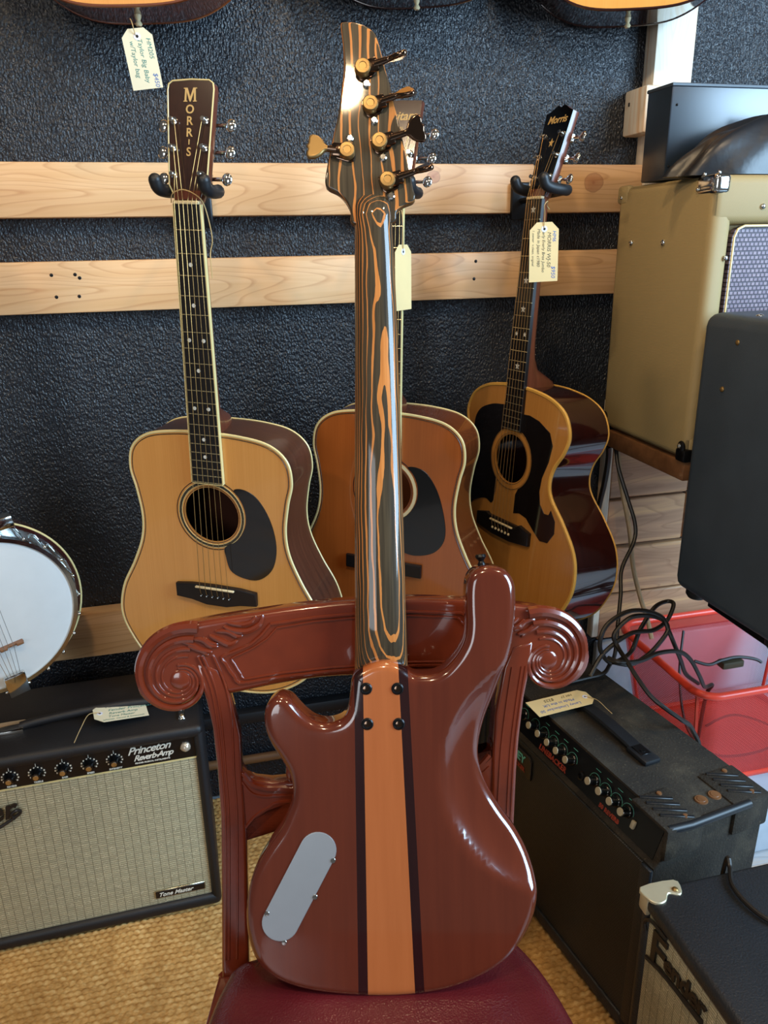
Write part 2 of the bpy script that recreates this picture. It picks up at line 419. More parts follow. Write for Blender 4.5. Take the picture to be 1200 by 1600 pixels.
m = MB(); m.box((-.6, WY-.03, .205), (.55, WY-.0005, .236), .008, 2); struct(m.build('trim_2', M['tolex']))

def board(z0, z1, x0, x1, mat, label, nails=()):
    m = MB(T(-(x0+x1)/2, -1.559, -z0)); m.box((x0, 1.54, z0), (x1, 1.5775, z1), .003, 2)
    t = thing('wooden_rail', label, 'board', T((x0+x1)/2, 1.559, z0)); m.build('board', mat, t)
    # grain must follow world: shift by object coords is fine
    for (nx, nz) in nails:
        k = MB(T(-(x0+x1)/2, -1.559, -z0)); k.lathe((nx, 1.5402, nz), (0, -1, 0), [(.0032, -.001), (.0032, .0005), (.002, .0012)], 10); k.build('nail', M['blackmetal'], t)
    return t
board(1.302, 1.392, -1.4, .930, M['pine1'], 'upper knotty pine board across the black wall behind the headstocks', ((.345, 1.34), (-.40, 1.335)))
board(1.139, 1.229, -1.4, .930, M['pine'], 'middle pine board across the black wall behind the guitar necks', ((-.235, 1.206), (-.195, 1.206), (-.232, 1.168), (-.193, 1.168), (-.188, 1.200), (.57, 1.212), (.567, 1.178)))
board(.435, .535, -1.4, .56, M['pine'], 'lowest pine board on the black wall beside the banjo')
# post and block, upper right
m = MB(T(-.975, -1.556, -.95)); m.box((.932, 1.536, .95), (1.018, 1.5775, 2.5), .003, 2)
t = thing('wooden_post', 'pale vertical wooden post on the black wall above the black box', 'post', T(.975, 1.556, .95)); m.build('post', M['pinev'], t)
m = MB(T(-.914, -1.54, -1.446)); m.box((.896, 1.498, 1.446), (.9315, 1.5775, 1.530), .005, 2)
t = thing('wooden_block', 'short wooden block nailed to the left side of the pale post', 'block', T(.914, 1.54, 1.446)); m.build('block', M['pinev'], t)
k = MB(T(-.914, -1.54, -1.446)); k.box((.8952, 1.555, 1.500), (.8962, 1.560, 1.507)); k.build('nail_hole', M['ebony'], t)

# ------------------------------------------------------------------ rug (real woven relief)
def rug():
    x0, x1, y0, y1, d = -1.05, .86, .25, 1.574, .0028
    nx = int((x1-x0)/d); ny = int((y1-y0)/d); vs = []; 
    for j in range(ny+1):
        y = y0+(y1-y0)*j/ny
        for i in range(nx+1):
            x = x0+(x1-x0)*i/nx
            # rows run along x, pitch 11 mm, every other row offset half a stitch
            yy = y + .0015*sin(x*37); r = yy/.0115; row = math.floor(r); fy = r-row
            sx = x/.013 + (row % 2)*.5 + .13*sin(row*12.9898)
            h = (sin(pi*fy)**.7)*(.35+.65*abs(sin(pi*sx)))*.0062
            h += .0012*sin(x*24+sin(y*6))**3
            vs.append((x, y, -.0078+h))
    fs = [(j*(nx+1)+i, j*(nx+1)+i+1, (j+1)*(nx+1)+i+1, (j+1)*(nx+1)+i) for j in range(ny) for i in range(nx)]
    me = bpy.data.meshes.new('rug'); me.from_pydata(vs, [], fs); me.polygons.foreach_set('use_smooth', [True]*len(fs))
    me.materials.append(M['jute']); o = bpy.data.objects.new('jute_rug', me); COL.objects.link(o)
    tag(o, 'chunky woven golden jute rug covering the floor under the chair', 'rug')
rug()

# ------------------------------------------------------------------ acoustic guitars
DREAD = [(0, 0), (.09, .007), (.155, .042), (.19, .092), (.204, .14), (.193, .195), (.164, .25), (.143, .30), (.137, .345), (.143, .395), (.151, .435), (.143, .473), (.112, .498), (.06, .508), (0, .510)]
JUMBO = [(0, 0), (.10, .012), (.170, .055), (.210, .115), (.223, .165), (.213, .218), (.175, .268), (.135, .308), (.124, .338), (.132, .372), (.153, .405), (.163, .44), (.145, .478), (.105, .500), (.05, .510), (0, .512)]
def cdt_plate(outline, hole_c, hole_r, z0, z1):
    P = ccw(outline); n = len(P); hv = [Vector((hole_c[0]+hole_r*cos(2*pi*k/40), hole_c[1]+hole_r*sin(2*pi*k/40))) for k in range(40)]
    vs, es, fs, *_ = delaunay_2d_cdt(P+hv, [(i, (i+1) % n) for i in range(n)]+[(n+i, n+(i+1) % 40) for i in range(40)], [], 2, 1e-6)
    import mathutils
    def inside(q):
        c = False; j = n-1
        for i in range(n):
            if (P[i].y > q.y) != (P[j].y > q.y) and q.x < (P[j].x-P[i].x)*(q.y-P[i].y)/(P[j].y-P[i].y)+P[i].x: c = not c
            j = i
        return c
    F = []
    for f in fs:
        c = sum((vs[i] for i in f), Vector((0, 0)))/len(f)
        if (c-Vector(hole_c)).length > hole_r*.995 and inside(c): F.append(f)
    V = [(v.x, v.y, z1) for v in vs]+[(v.x, v.y, z0) for v in vs]; k = len(vs)
    G = [tuple(f) for f in F]+[tuple(reversed([i+k for i in f])) for f in F]
    return V, G, P, hv
def fry(n, sc=.645, nut=.866): return nut-sc*(1-2**(-n/12))
def fbw(y): return .0215+(.866-y)/.442*.0065
def guitar(label, pos, eul, s, half=DREAD, top='spruce', side='rosewood', bind='cream', depth=(.098, .122), headshape='slab', headmat='head_rose',
           logo=None, guards=(), rosette=True, bridge='plain', dots='dot', tuner=True, fullneck=True, bindr=.0026, group=None, button='chrome', guardmat='guard'):
    C = Vector((0, 0, 1.25)); loc = C+(Vector(pos)-C)*s
    mw = Matrix.Translation(loc) @ Euler(eul).to_matrix().to_4x4() @ Matrix.Scale(s, 4)
    g = thing('acoustic_guitar', label, 'guitar', mw, group)
    full = [Vector(p) for p in half] + [Vector((-x, y)) for x, y in half[-2:0:-1]]
    P = ccw(cr(full, 7)); n = len(P); hc = (0, .361)
    V, G, PP, hv = cdt_plate(P, hc, .051, -.003, 0); m = MB(); m.add(V, G)
    m.build('soundboard', M[top], g, smooth=False)
    dp = lambda y: depth[1]+(depth[0]-depth[1])*min(1, max(0, y/.51))
    m = MB(); vs = []
    for p in P: vs += [(p.x, p.y, -.001), (p.x, p.y, -dp(p.y))]
    for p in inset(P, .003): vs += [(p.x, p.y, -.002), (p.x, p.y, -dp(p.y))]
    fs = []
    for i in range(n):
        j = (i+1) % n; fs += [(2*i, 2*j, 2*j+1, 2*i+1), (2*n+2*i+1, 2*n+2*j+1, 2*n+2*j, 2*n+2*i)]
    m.add(vs, fs); m.build('side', M[side], g, recalc=False)
    m = MB(); vs = [(p.x, p.y, -dp(p.y)) for p in P]+[(p.x, p.y, -dp(p.y)-.003) for p in P]
    m.add(vs, [tuple(reversed(range(n))), tuple(range(n, 2*n))]+[(i, (i+1) % n, n+(i+1) % n, n+i) for i in range(n)]); m.build('back', M[side], g)
    Pi = inset(P, .0005)
    m = MB(); m.tube([(p.x, p.y, -.0012) for p in Pi], bindr, 6, closed=True); m.build('binding', M[bind], g)
    m = MB(); m.tube([(p.x, p.y, -dp(p.y)-.001) for p in Pi], .0022, 6, closed=True); m.build('back_binding', M[bind], g)
    if bind == 'cream':
        Pj = inset(P, .0052); m = MB(); m.tube([(p.x, p.y, 0) for p in Pj], .0009, 4, closed=True); m.build('purfling', M['abalone'], g)
    # rosette
    if rosette == 'wide':
        m = MB(); m.ring(hc, .052, .066, 0, .0012); m.build('rosette', M[top], g)
        m = MB(); m.ring(hc, .0535, .0545, .0012, .0016); m.ring(hc, .064, .065, .0012, .0016); m.build('rosette_line', M['abalone'], g)
    else:
        m = MB()
        for a, b in ((.0525, .0535), (.0655, .0668)): m.ring(hc, a, b, 0, .0006)
        m.build('rosette_line', M['ebony'], g)
        m = MB(); m.ring(hc, .057, .0615, 0, .0007); m.build('rosette', M['abalone'] if top != 'spruce_aged' else M['bone'], g)
        m = MB()
        for a, b in ((.0562, .057), (.0615, .0623)): m.ring(hc, a, b, 0, .0008)
        m.build('rosette_line', M['cream'], g)
    for gp in guards:
        m = MB(); m.slab(cr(gp, 5) if len(gp) < 30 else gp, 0, .0011, .0004, 0, 2); m.build('pickguard', M[guardmat], g)
    # bridge
    by = .207
    if bridge == 'belly':
        o = [(-.079, by-.013), (-.079, by+.013), (-.048, by+.017), (0, by+.018), (.048, by+.017), (.079, by+.013), (.079, by-.013), (.048, by-.016), (.02, by-.023), (-.02, by-.023), (-.048, by-.016)]
    elif bridge == 'horn':
        o = [(-.088, by-.012), (-.088, by+.016), (-.055, by+.024), (-.048, by+.020), (.048, by+.020), (.055, by+.024), (.088, by+.016), (.088, by-.012), (.03, by-.020), (-.03, by-.020)]
    else: o = [(-.078, by-.013), (-.078, by+.013), (.078, by+.013), (.078, by-.013)]
    m = MB(); m.slab(o, 0, .0085, .002, 0, 2); br = m.build('bridge', M['ebony'], g)
    m = MB(); m.box((-.038, by+.011, .0075), (.038, by+.0145, .0125), .001, 1); m.build('saddle', M['bone'], br)
    for k in range(6):
        m = MB(); m.lathe((-.0275+k*.011, by-.004-(.0 if bridge == 'horn' else 0), .0075), (0, 0, 1), [(.0028, 0), (.0032, .002), (.0015, .004)], 8); m.build('bridge_pin', M['bone'] if bridge == 'horn' else M['ebony'], br)
    if bridge != 'horn':
        for k in range(6):
            m = MB(); m.ell((-.0275+k*.011, by-.004, .0117), .0011, .0011, .0005, 6, 4); m.build('pin_dot', M['pearl'], br)
    # neck
    ys = [.500, .512, .52, .53, .545, .57, .60, .70, .80, .866, .885]
    ds = [.095, .095, .090, .072, .045, .027, .0225, .021, .0195, .0185, .013]
    m = MB(); vs = []; K = 13
    for y, d in zip(ys, ds):
        wd = fbw(y)
        for k in range(K):
            q = pi*k/(K-1); sh = 1 if d < .03 else .55+.45*(1-sin(q))
            vs.append((wd*cos(q)*sh, y, .003-(d+.003)*sin(q)**.75 if 0 < k < K-1 else .003))
    fs = [(i*K+k, i*K+k+1, (i+1)*K+k+1, (i+1)*K+k) for i in range(len(ys)-1) for k in range(K-1)]
    fs += [(i*K, (i+1)*K, (i+1)*K+K-1, i*K+K-1) for i in range(len(ys)-1)]; fs += [tuple(range(K)), tuple(range((len(ys)-1)*K, len(ys)*K))]
    m.add(vs, fs); m.build('neck', M['neckwood'], g)
    fe = .422
    m = MB(); w0, w1 = fbw(.866), fbw(fe); m.slab([(-w1, fe), (w1, fe), (w0, .866), (-w0, .866)], .0005, .008, .0006, 0, 1); fb = m.build('fretboard', M['ebony'], g)
    if bind == 'cream':
        m = MB()
        for sg in (-1, 1): m.slab([(sg*(w1+.0), fe), (sg*(w1+.0016), fe), (sg*(w0+.0016), .866), (sg*w0, .866)], .0005, .0079)
        m.slab([(-w1, fe-.0015), (w1, fe-.0015), (w1, fe), (-w1, fe)], .0005, .0079); m.build('fretboard_binding', M['cream'], g)
    for i in range(1, 21):
        y = fry(i); wd = fbw(y); m = MB(); m.tube([(-wd, y, .0082), (wd, y, .0082)], .0009, 5); m.build('fret', M['fret'], fb)
    for f in ([3, 5, 7, 9, 12, 15, 17] if dots == 'dot' else [1, 5, 7, 9, 12]):
        y = (fry(f)+fry(f-1))/2
        xs = (-.0125, .0125) if f in ((7, 12) if dots == 'dot' else (9,)) else (0,)
        for x in xs:
            m = MB()
            if dots == 'star':
                R_ = .0075 if f != 9 else .005
                m.slab([(x+(R_ if k % 2 == 0 else R_*.42)*sin(k*pi/5), y+(R_ if k % 2 == 0 else R_*.42)*cos(k*pi/5)) for k in range(10)], .008, .0084)
            else: m.lathe((x, y, .0079), (0, 0, 1), [(.0032, 0), (.0032, .0005)], 12)
            m.build('inlay', M['pearl'], fb)
    m = MB(); m.box((-.0215, .866, .002), (.0215, .871, .0105), .001, 1); m.build('nut', M['bone'], g)
    # headstock, tilted back from the nut
    hx = T(0, .871, .003) @ RX(-13)
    if headshape == 'slab': ho = [(-.0215, 0), (-.024, .010), (-.031, .022), (-.0375, .155), (-.036, .163), (-.030, .167), (0, .1685), (.030, .167), (.036, .163), (.0375, .155), (.031, .022), (.024, .010), (.0215, 0)]
    elif headshape == 'flare': ho = [(-.0215, 0), (-.024, .012), (-.029, .024), (-.036, .150), (-.037, .158), (0, .160), (.037, .158), (.036, .150), (.029, .024), (.024, .012), (.0215, 0)]
    else: ho = [(-.0215, 0), (-.025, .012), (-.029, .03), (-.036, .145), (-.0365, .153), (-.024, .158), (-.014, .164), (-.008, .1665), (-.002, .1635), (0, .162), (.002, .1635), (.008, .1665), (.014, .164), (.024, .158), (.0365, .153), (.036, .145), (.029, .03), (.025, .012), (.0215, 0)]
    m = MB(hx); m.slab(ho, -.016, -.0018, .0005, .002, 2); hd = m.build('headstock', M['neckwood'], g)
    m = MB(hx); m.slab(ho, -.0018, .0003, .0005, 0, 2); m.build('head_plate', M[headmat], hd)
    if bind == 'cream' and headshape == 'slab':
        m = MB(hx); m.tube([(p[0]*.985, p[1], 0) for p in ho[1:-1]], .0013, 5); m.build('head_binding', M['cream'], hd)
    if logo: logo(hd, hx)
    posts = [(.0255*sg*(1 - .12*(k == 0)), .036+.038*k) for sg in (-1, 1) for k in range(3)]
    for (px, py) in posts:
        m = MB(hx); m.lathe((px, py, 0), (0, 0, 1), [(.0055, 0), (.0055, .0012), (.0035, .002), (.003, .009), (.0036, .0105), (.003, .0115)], 14); tn = m.build('tuner', M['chrome'], g)
        sg = 1 if px > 0 else -1
        m = MB(hx); m.cyl((px, py, -.022), (px+sg*.024, py, -.022), .0028, n=8); m.box((px-.006, py-.008, -.026), (px+.006, py+.008, -.016), .002, 1); m.build('tuner_shaft', M['chrome'], tn)
        m = MB(hx); m.ell((px+sg*.030, py, -.022), .0085, .0095 , .0038, 12, 8); m.build('tuner_button', M[button], tn)
    # strings
    order = [(-1, 0), (-1, 1), (-1, 2), (1, 2), (1, 1), (1, 0)]
    for k in range(6):
        xb = -.0275+k*.011; xn = -.0178+k*.00712; sg, pk = order[k]
        pp = hx @ Vector((sg*.0255*(1-.12*(pk == 0))-sg*.003, .036+.038*pk, .006))
        m = MB(); m.tube([(xb, by-.002, .010), (xb, by+.013, .0135), (xn, .8675, .0112), tuple(pp)], .00055-.00004*k, 5); m.build('string', M['bronze'], g)
    m = MB(); m.lathe((0, 0, -depth[1]/2), (0, -1, 0), [(.006, -.002), (.005, .004), (.003, .008), (.006, .013), (.004, .016)], 12); m.build('end_pin', M['bone'], g)
    return g, mw
def logo_vertical(hd, hx):
    M_ = [(-.5, 0), (-.22, 0), (-.22, .07), (-.30, .07), (-.28, .72), (-.04, .0), (.04, 0), (.28, .72), (.30, .07), (.22, .07), (.22, 0), (.5, 0), (.5, .07), (.43, .07), (.40, .93), (.5, .93), (.5, 1), (.22, 1), (0, .34), (-.22, 1), (-.5, 1), (-.5, .93), (-.40, .93), (-.43, .07), (-.5, .07)]
    m = MB(hx @ T(0, .138, 0)); m.slab([(x*.021, y*.019) for x, y in M_], .0004, .0010); m.build('letter', M['gold_ink'], hd, smooth=False)
    for ch, y, sz in (('O', .122, .017), ('R', .106, .017), ('R', .090, .017), ('I', .079, .010), ('S', .063, .017)):
        text(ch, sz, hx @ T(0, y, .0006), M['gold_ink'], hd, 'letter', .0002, bold=.0003, align='CENTER')
def logo_script(s, y, sz, star=False, sub=None):
    def f(hd, hx):
        text(s, sz, hx @ T(0, y, .0006), M['gold_ink'], hd, 'lettering', .0002, shear=.25, bold=.0003, align='CENTER')
        if sub: text(sub, sz*.45, hx @ T(0, y-.017, .0006), M['gold_ink'], hd, 'lettering', .0002, align='CENTER')
        if star:
            m = MB(hx); m.slab([((.0075 if k % 2 == 0 else .003)*sin(k*pi/5), .098+(.0085 if k % 2 == 0 else .0034)*cos(k*pi/5)) for k in range(10)], .0003, .0008); m.build('star_inlay', M['gold_ink'], hd)
    return f
GUARD_L = [(.045, .412), (.062, .415), (.085, .404), (.105, .375), (.117, .338), (.119, .302), (.109, .268), (.084, .246), (.055, .245), (.030, .257), (.022, .285), (.022, .302), (.046, .318), (.062, .345), (.064, .372), (.056, .396)]
GUARD_C = [(.043, .410), (.060, .412), (.082, .402), (.105, .366), (.120, .312), (.120, .277), (.104, .252), (.078, .240), (.050, .238), (.028, .250), (.022, .285), (.023, .302), (.046, .318), (.062, .345), (.064, .372), (.056, .396)]
arc = lambda a0, a1, r=.0645, n=9: [(r*cos(rad(a0+(a1-a0)*k/n)), .361+r*sin(rad(a0+(a1-a0)*k/n))) for k in range(n+1)]
GR_L = [(-.024, .466), (-.05, .468), (-.082, .463), (-.118, .447), (-.134, .419), (-.130, .378), (-.118, .338), (-.128, .300), (-.142, .268), (-.140, .236), (-.131, .224), (-.116, .238), (-.095, .249), (-.070, .256), (-.048, .252), (-.040, .285)] + arc(228, 113)
GR_R = arc(67, -58) + [(.026, .290), (.026, .249), (.045, .254), (.067, .250), (.091, .232), (.115, .216), (.138, .219), (.154, .243), (.152, .268), (.137, .287), (.132, .276), (.119, .275), (.104, .290), (.098, .315), (.101, .344), (.115, .38), (.121, .413), (.109, .437), (.074, .454), (.045, .460), (.026, .459)]
gL, mwL = guitar('golden spruce dreadnought guitar with stacked vertical letters on its headstock', (-0.0046, 1.3243, 0.4457), (rad(92.246), rad(2.57), rad(-28.37)), .97,
    top='spruce', side='rosewood', logo=logo_vertical, guards=[GUARD_L], bridge='belly')
gC, mwC = guitar('aged reddish orange guitar hanging directly behind the bass neck', (0.3134, 1.3491, 0.4474), (rad(88.692), rad(1.866), rad(-34.93)), .97,
    top='spruce_aged', side='mahog', headshape='flare', logo=logo_script('Guitars', .128, .020, sub='1976'), guards=[GUARD_C], guardmat='black_lacquer')
gR, mwR = guitar('jumbo guitar with a moustache shaped black pickguard and star inlays', (0.5953, 1.4402, 0.4594), (rad(85.44), rad(.0587), rad(-74.12)), .93, half=JUMBO,
    top='spruce_tan', side='darkmahog', bind='cream_gold', headshape='crown', headmat='black_lacquer', logo=logo_script('Morris', .134, .019, True), guards=[GR_L, GR_R], rosette='wide',
    bridge='horn', dots='star', bindr=.0040)
gTL, mwTL = guitar('guitar hung high at top left with a white tag, only its lower end in view', (-.048, 1.42, 1.600), (rad(90), 0, rad(-14)), 1.0, top='spruce_bright', side='mahog', bind='mahog', guards=[], depth=(.09, .10))
gTM, mwTM = guitar('guitar hung high at top centre, just a dark sliver showing above the bass', (.415, 1.44, 1.647), (rad(90), 0, rad(-20)), 1.0, top='spruce_bright', side='darkmahog', bind='darkmahog', guards=[], depth=(.09, .10))
gTR, mwTR = guitar('guitar hung high at top right in front of the pale post', (.812, 1.42, 1.632), (rad(90), 0, rad(-20)), 1.0, top='spruce_bright', side='darkmahog', bind='darkmahog', guards=[], depth=(.09, .115))

# hangers
def hanger(label, mw, yb=1.54, top=False):
    nk = mw @ Vector((0, .884, -.006)); ax = (mw.to_3x3() @ Vector((1, 0, 0))).normalized(); fz = (mw.to_3x3() @ Vector((0, 0, 1))).normalized(); up = Vector((0, 0, 1))
    root = Vector((nk.x - fz.x*.04, yb, nk.z-.01))
    t = thing('guitar_hanger', label, 'hanger', T(*root)); X = T(*(-root))
    m = MB(X); m.box((root.x-.022, yb-.012, root.z-.035), (root.x+.022, yb-.0004, root.z+.035), .004, 2); m.build('wall_plate', M['blackmetal'], t)
    mid = nk-fz*.045+up*.002
    m = MB(X); m.tube([(root.x, yb-.01, root.z), tuple(mid-fz*.01), tuple(mid)], .006, 8); m.build('arm', M['blackmetal'], t)
    for sg in (-1, 1):
        pts = [mid, mid+ax*sg*.020, nk+ax*sg*.034-fz*.022, nk+ax*sg*.037+fz*.004, nk+ax*sg*.0375+fz*.022+up*.004, nk+ax*sg*.038+fz*.028+up*.014]
        P = cr([tuple(p) for p in pts], 4, closed=False)
        m = MB(X); m.tube(P, [.007]*6+[.0095]*(len(P)-6), 12); m.ell(P[-1], .0095, .0095, .0095, 12, 8); m.build('padded_prong', M['foam'], t)
hanger('black padded hanger gripping the golden dreadnought at left', mwL)
hanger('black padded hanger gripping the guitar behind the bass', mwC)
hanger('black padded hanger with ratchet holding the jumbo guitar at right', mwR)

# ------------------------------------------------------------------ paper tags
def papertag(label, origin, xv, yv, L, W, mat, lines, string=None, hole_end=1, ring=True, inkx=0):
    """card in the plane of xv (across) and yv (towards the string); lines of writing run along -yv"""
    xv = Vector(xv).normalized(); yv = Vector(yv).normalized(); zv = xv.cross(yv).normalized(); xv = yv.cross(zv)
    mw = Matrix(((xv.x, yv.x, zv.x, origin[0]), (xv.y, yv.y, zv.y, origin[1]), (xv.z, yv.z, zv.z, origin[2]), (0, 0, 0, 1)))
    t = thing('paper_tag', label, 'tag', mw)
    c = W*.24; m = MB(); m.slab([(-W/2, -L), (W/2, -L), (W/2, -c), (W/2-c, 0), (-W/2+c, 0), (-W/2, -c)], -.0004, 0); m.build('card', mat, t, smooth=False)
    m = MB(); m.ring((0, -.011), .0022, .0052, 0, .0004, 20); m.build('eyelet', M['ringwhite'], t)
    m = MB(); m.lathe((0, -.011, 0), (0, 0, 1), [(.0022, .0001), (.0022, .0003)], 10); m.build('hole', M['ebony'], t)
    for s, sz, u, v, ink in lines:   # u across, v along from the string end
        text(s, sz, T(u, -v, .0002) @ RZ(-90), M[ink], t, 'handwriting', .00005, shear=.2)
    if string:
        inv = mw.inverted(); m = MB(); m.tube(cr([tuple(inv @ Vector(p)) for p in string], 6, closed=False), .0007, 6); m.build('string', M['twine'], t)
    return t
papertag('white paper price tag hanging from the top left guitar', (-.040, 1.40, 1.566), (1, -.05, .0), (-.12, 0, 1), .083, .046, M['tag_pale'],
    [('HM205', .0095, .0125, .014, 'ink_green'), ('Taylor Big Baby', .0095, -.0005, .014, 'ink_green'), ('w/Taylor bag', .0095, -.013, .016, 'ink_green'), ('$450', .0095, .0125, .062, 'ink_blue')],
    [(-.041, 1.40, 1.556), (-.044, 1.395, 1.572), (-.047, 1.43, 1.585), (-.048, 1.455, 1.59)])
papertag('manila price tag hanging on the neck of the jumbo guitar', (.6045, 1.30, 1.279), (1, -.15, 0), (-.03, 0, 1), .098, .051, M['tag'],
    [('HM6', .009, .015, .014, 'ink_blue'), ('MORRIS WJ-50', .009, .006, .016, 'ink_black'), ('Early Everly Bros Jumbo', .0072, -.003, .012, 'ink_black'), ('Made in Japan c1980', .0075, -.012, .010, 'ink_black'), ('1 owner  v.clean, original', .0058, -.021, .012, 'ink_black'), ('$950', .010, .014, .072, 'ink_blue')],
    [(.604, 1.30, 1.269), (.602, 1.295, 1.292), (.596, 1.285, 1.305), (.604, 1.29, 1.312), (.612, 1.31, 1.306), (.622, 1.32, 1.300)])
papertag('manila tag seen nearly edge on behind the bass neck', (.349, 1.285, 1.247), (.75, .66, 0), (0, 0, 1), .104, .048, M['tag'], [], [(.349, 1.285, 1.237), (.346, 1.275, 1.27), (.345, 1.28, 1.30), (.338, 1.30, 1.315)])
# twine loop on left guitar neck
tw = [mwL @ Vector(p) for p in [(-.0255, .868, .006), (-.018, .880, .014), (0, .886, .016), (.018, .880, .014), (.027, .868, .006), (.032, .84, 0), (.034, .815, -.002), (.029, .80, -.004), (.030, .786, 0), (.031, .76, 0)]]
m = MB(T(*(-tw[0]))); m.tube(cr([tuple(p) for p in tw], 6, closed=False), .0008, 6); o = m.build('twine_loop', M['twine']); o.location = tw[0]
tag(o, 'thin hemp twine looped round the neck of the golden guitar', 'string')

# ------------------------------------------------------------------ bass guitar (back view)
bB = Vector((0.14551483, 0.61497489, 0.46)); bn = Vector((-0.22185649, -0.92409877, 0.31116099)); by_ = Vector((0.0680707, 0.30365683, 0.95034673)); bx_ = by_.cross(bn)
mwB = Matrix(((bx_.x, by_.x, bn.x, bB.x), (bx_.y, by_.y, bn.y, bB.y), (bx_.z, by_.z, bn.z, bB.z), (0, 0, 0, 1)))
bass = thing('bass_guitar', 'glossy red-brown five string bass standing back side out on the chair', 'guitar', mwB)
BO = [[-0.0319, 0.3577], [-0.0357, 0.3506], [-0.0383, 0.3326], [-0.0415, 0.316], [-0.049, 0.3061], [-0.0635, 0.3021], [-0.0778, 0.3046], [-0.0884, 0.3121], [-0.0975, 0.3217], [-0.1045, 0.3298], [-0.113, 0.3340], [-0.1209, 0.3338], [-0.1297, 0.3268], [-0.1344, 0.3146], [-0.1334, 0.2972], [-0.1274, 0.2804], [-0.117, 0.2635], [-0.1088, 0.248], [-0.1049, 0.2312], [-0.106, 0.2167], [-0.1114, 0.2023], [-0.1205, 0.1836], [-0.1355, 0.1628], [-0.1491, 0.1406], [-0.1569, 0.1174], [-0.1605, 0.0919], [-0.1597, 0.0663], [-0.1532, 0.042], [-0.1413, 0.0248], [-0.1235, 0.0119], [-0.0948, 0.0017], [-0.0587, -0.0043], [-0.0225, -0.0073], [0.0137, -0.0074], [0.05, -0.0039], [0.0792, 0.0035], [0.1084, 0.016], [0.1341, 0.0338], [0.1527, 0.059], [0.1641, 0.0858], [0.1668, 0.1135], [0.1602, 0.1428], [0.1463, 0.1710], [0.1300, 0.1945], [0.1165, 0.2181], [0.108, 0.2408], [0.1055, 0.2604], [0.1081, 0.28], [0.1143, 0.3023], [0.1242, 0.3273], [0.1348, 0.356], [0.1433, 0.3847], [0.1474, 0.4112], [0.1490, 0.4364], [0.1475, 0.4544], [0.1405, 0.4675], [0.1286, 0.4735], [0.1157, 0.4745], [0.1049, 0.4712], [0.0968, 0.4627], [0.0936, 0.4484], [0.0932, 0.4269], [0.0935, 0.4089], [0.091, 0.3924], [0.0843, 0.3788], [0.0747, 0.3668], [0.0651, 0.3583], [0.0543, 0.3543], [0.0399, 0.3539], [0.0320, 0.3560], [0.022, .3640], [0.008, .3700], [-.008, .3695], [-.022, .3640]]
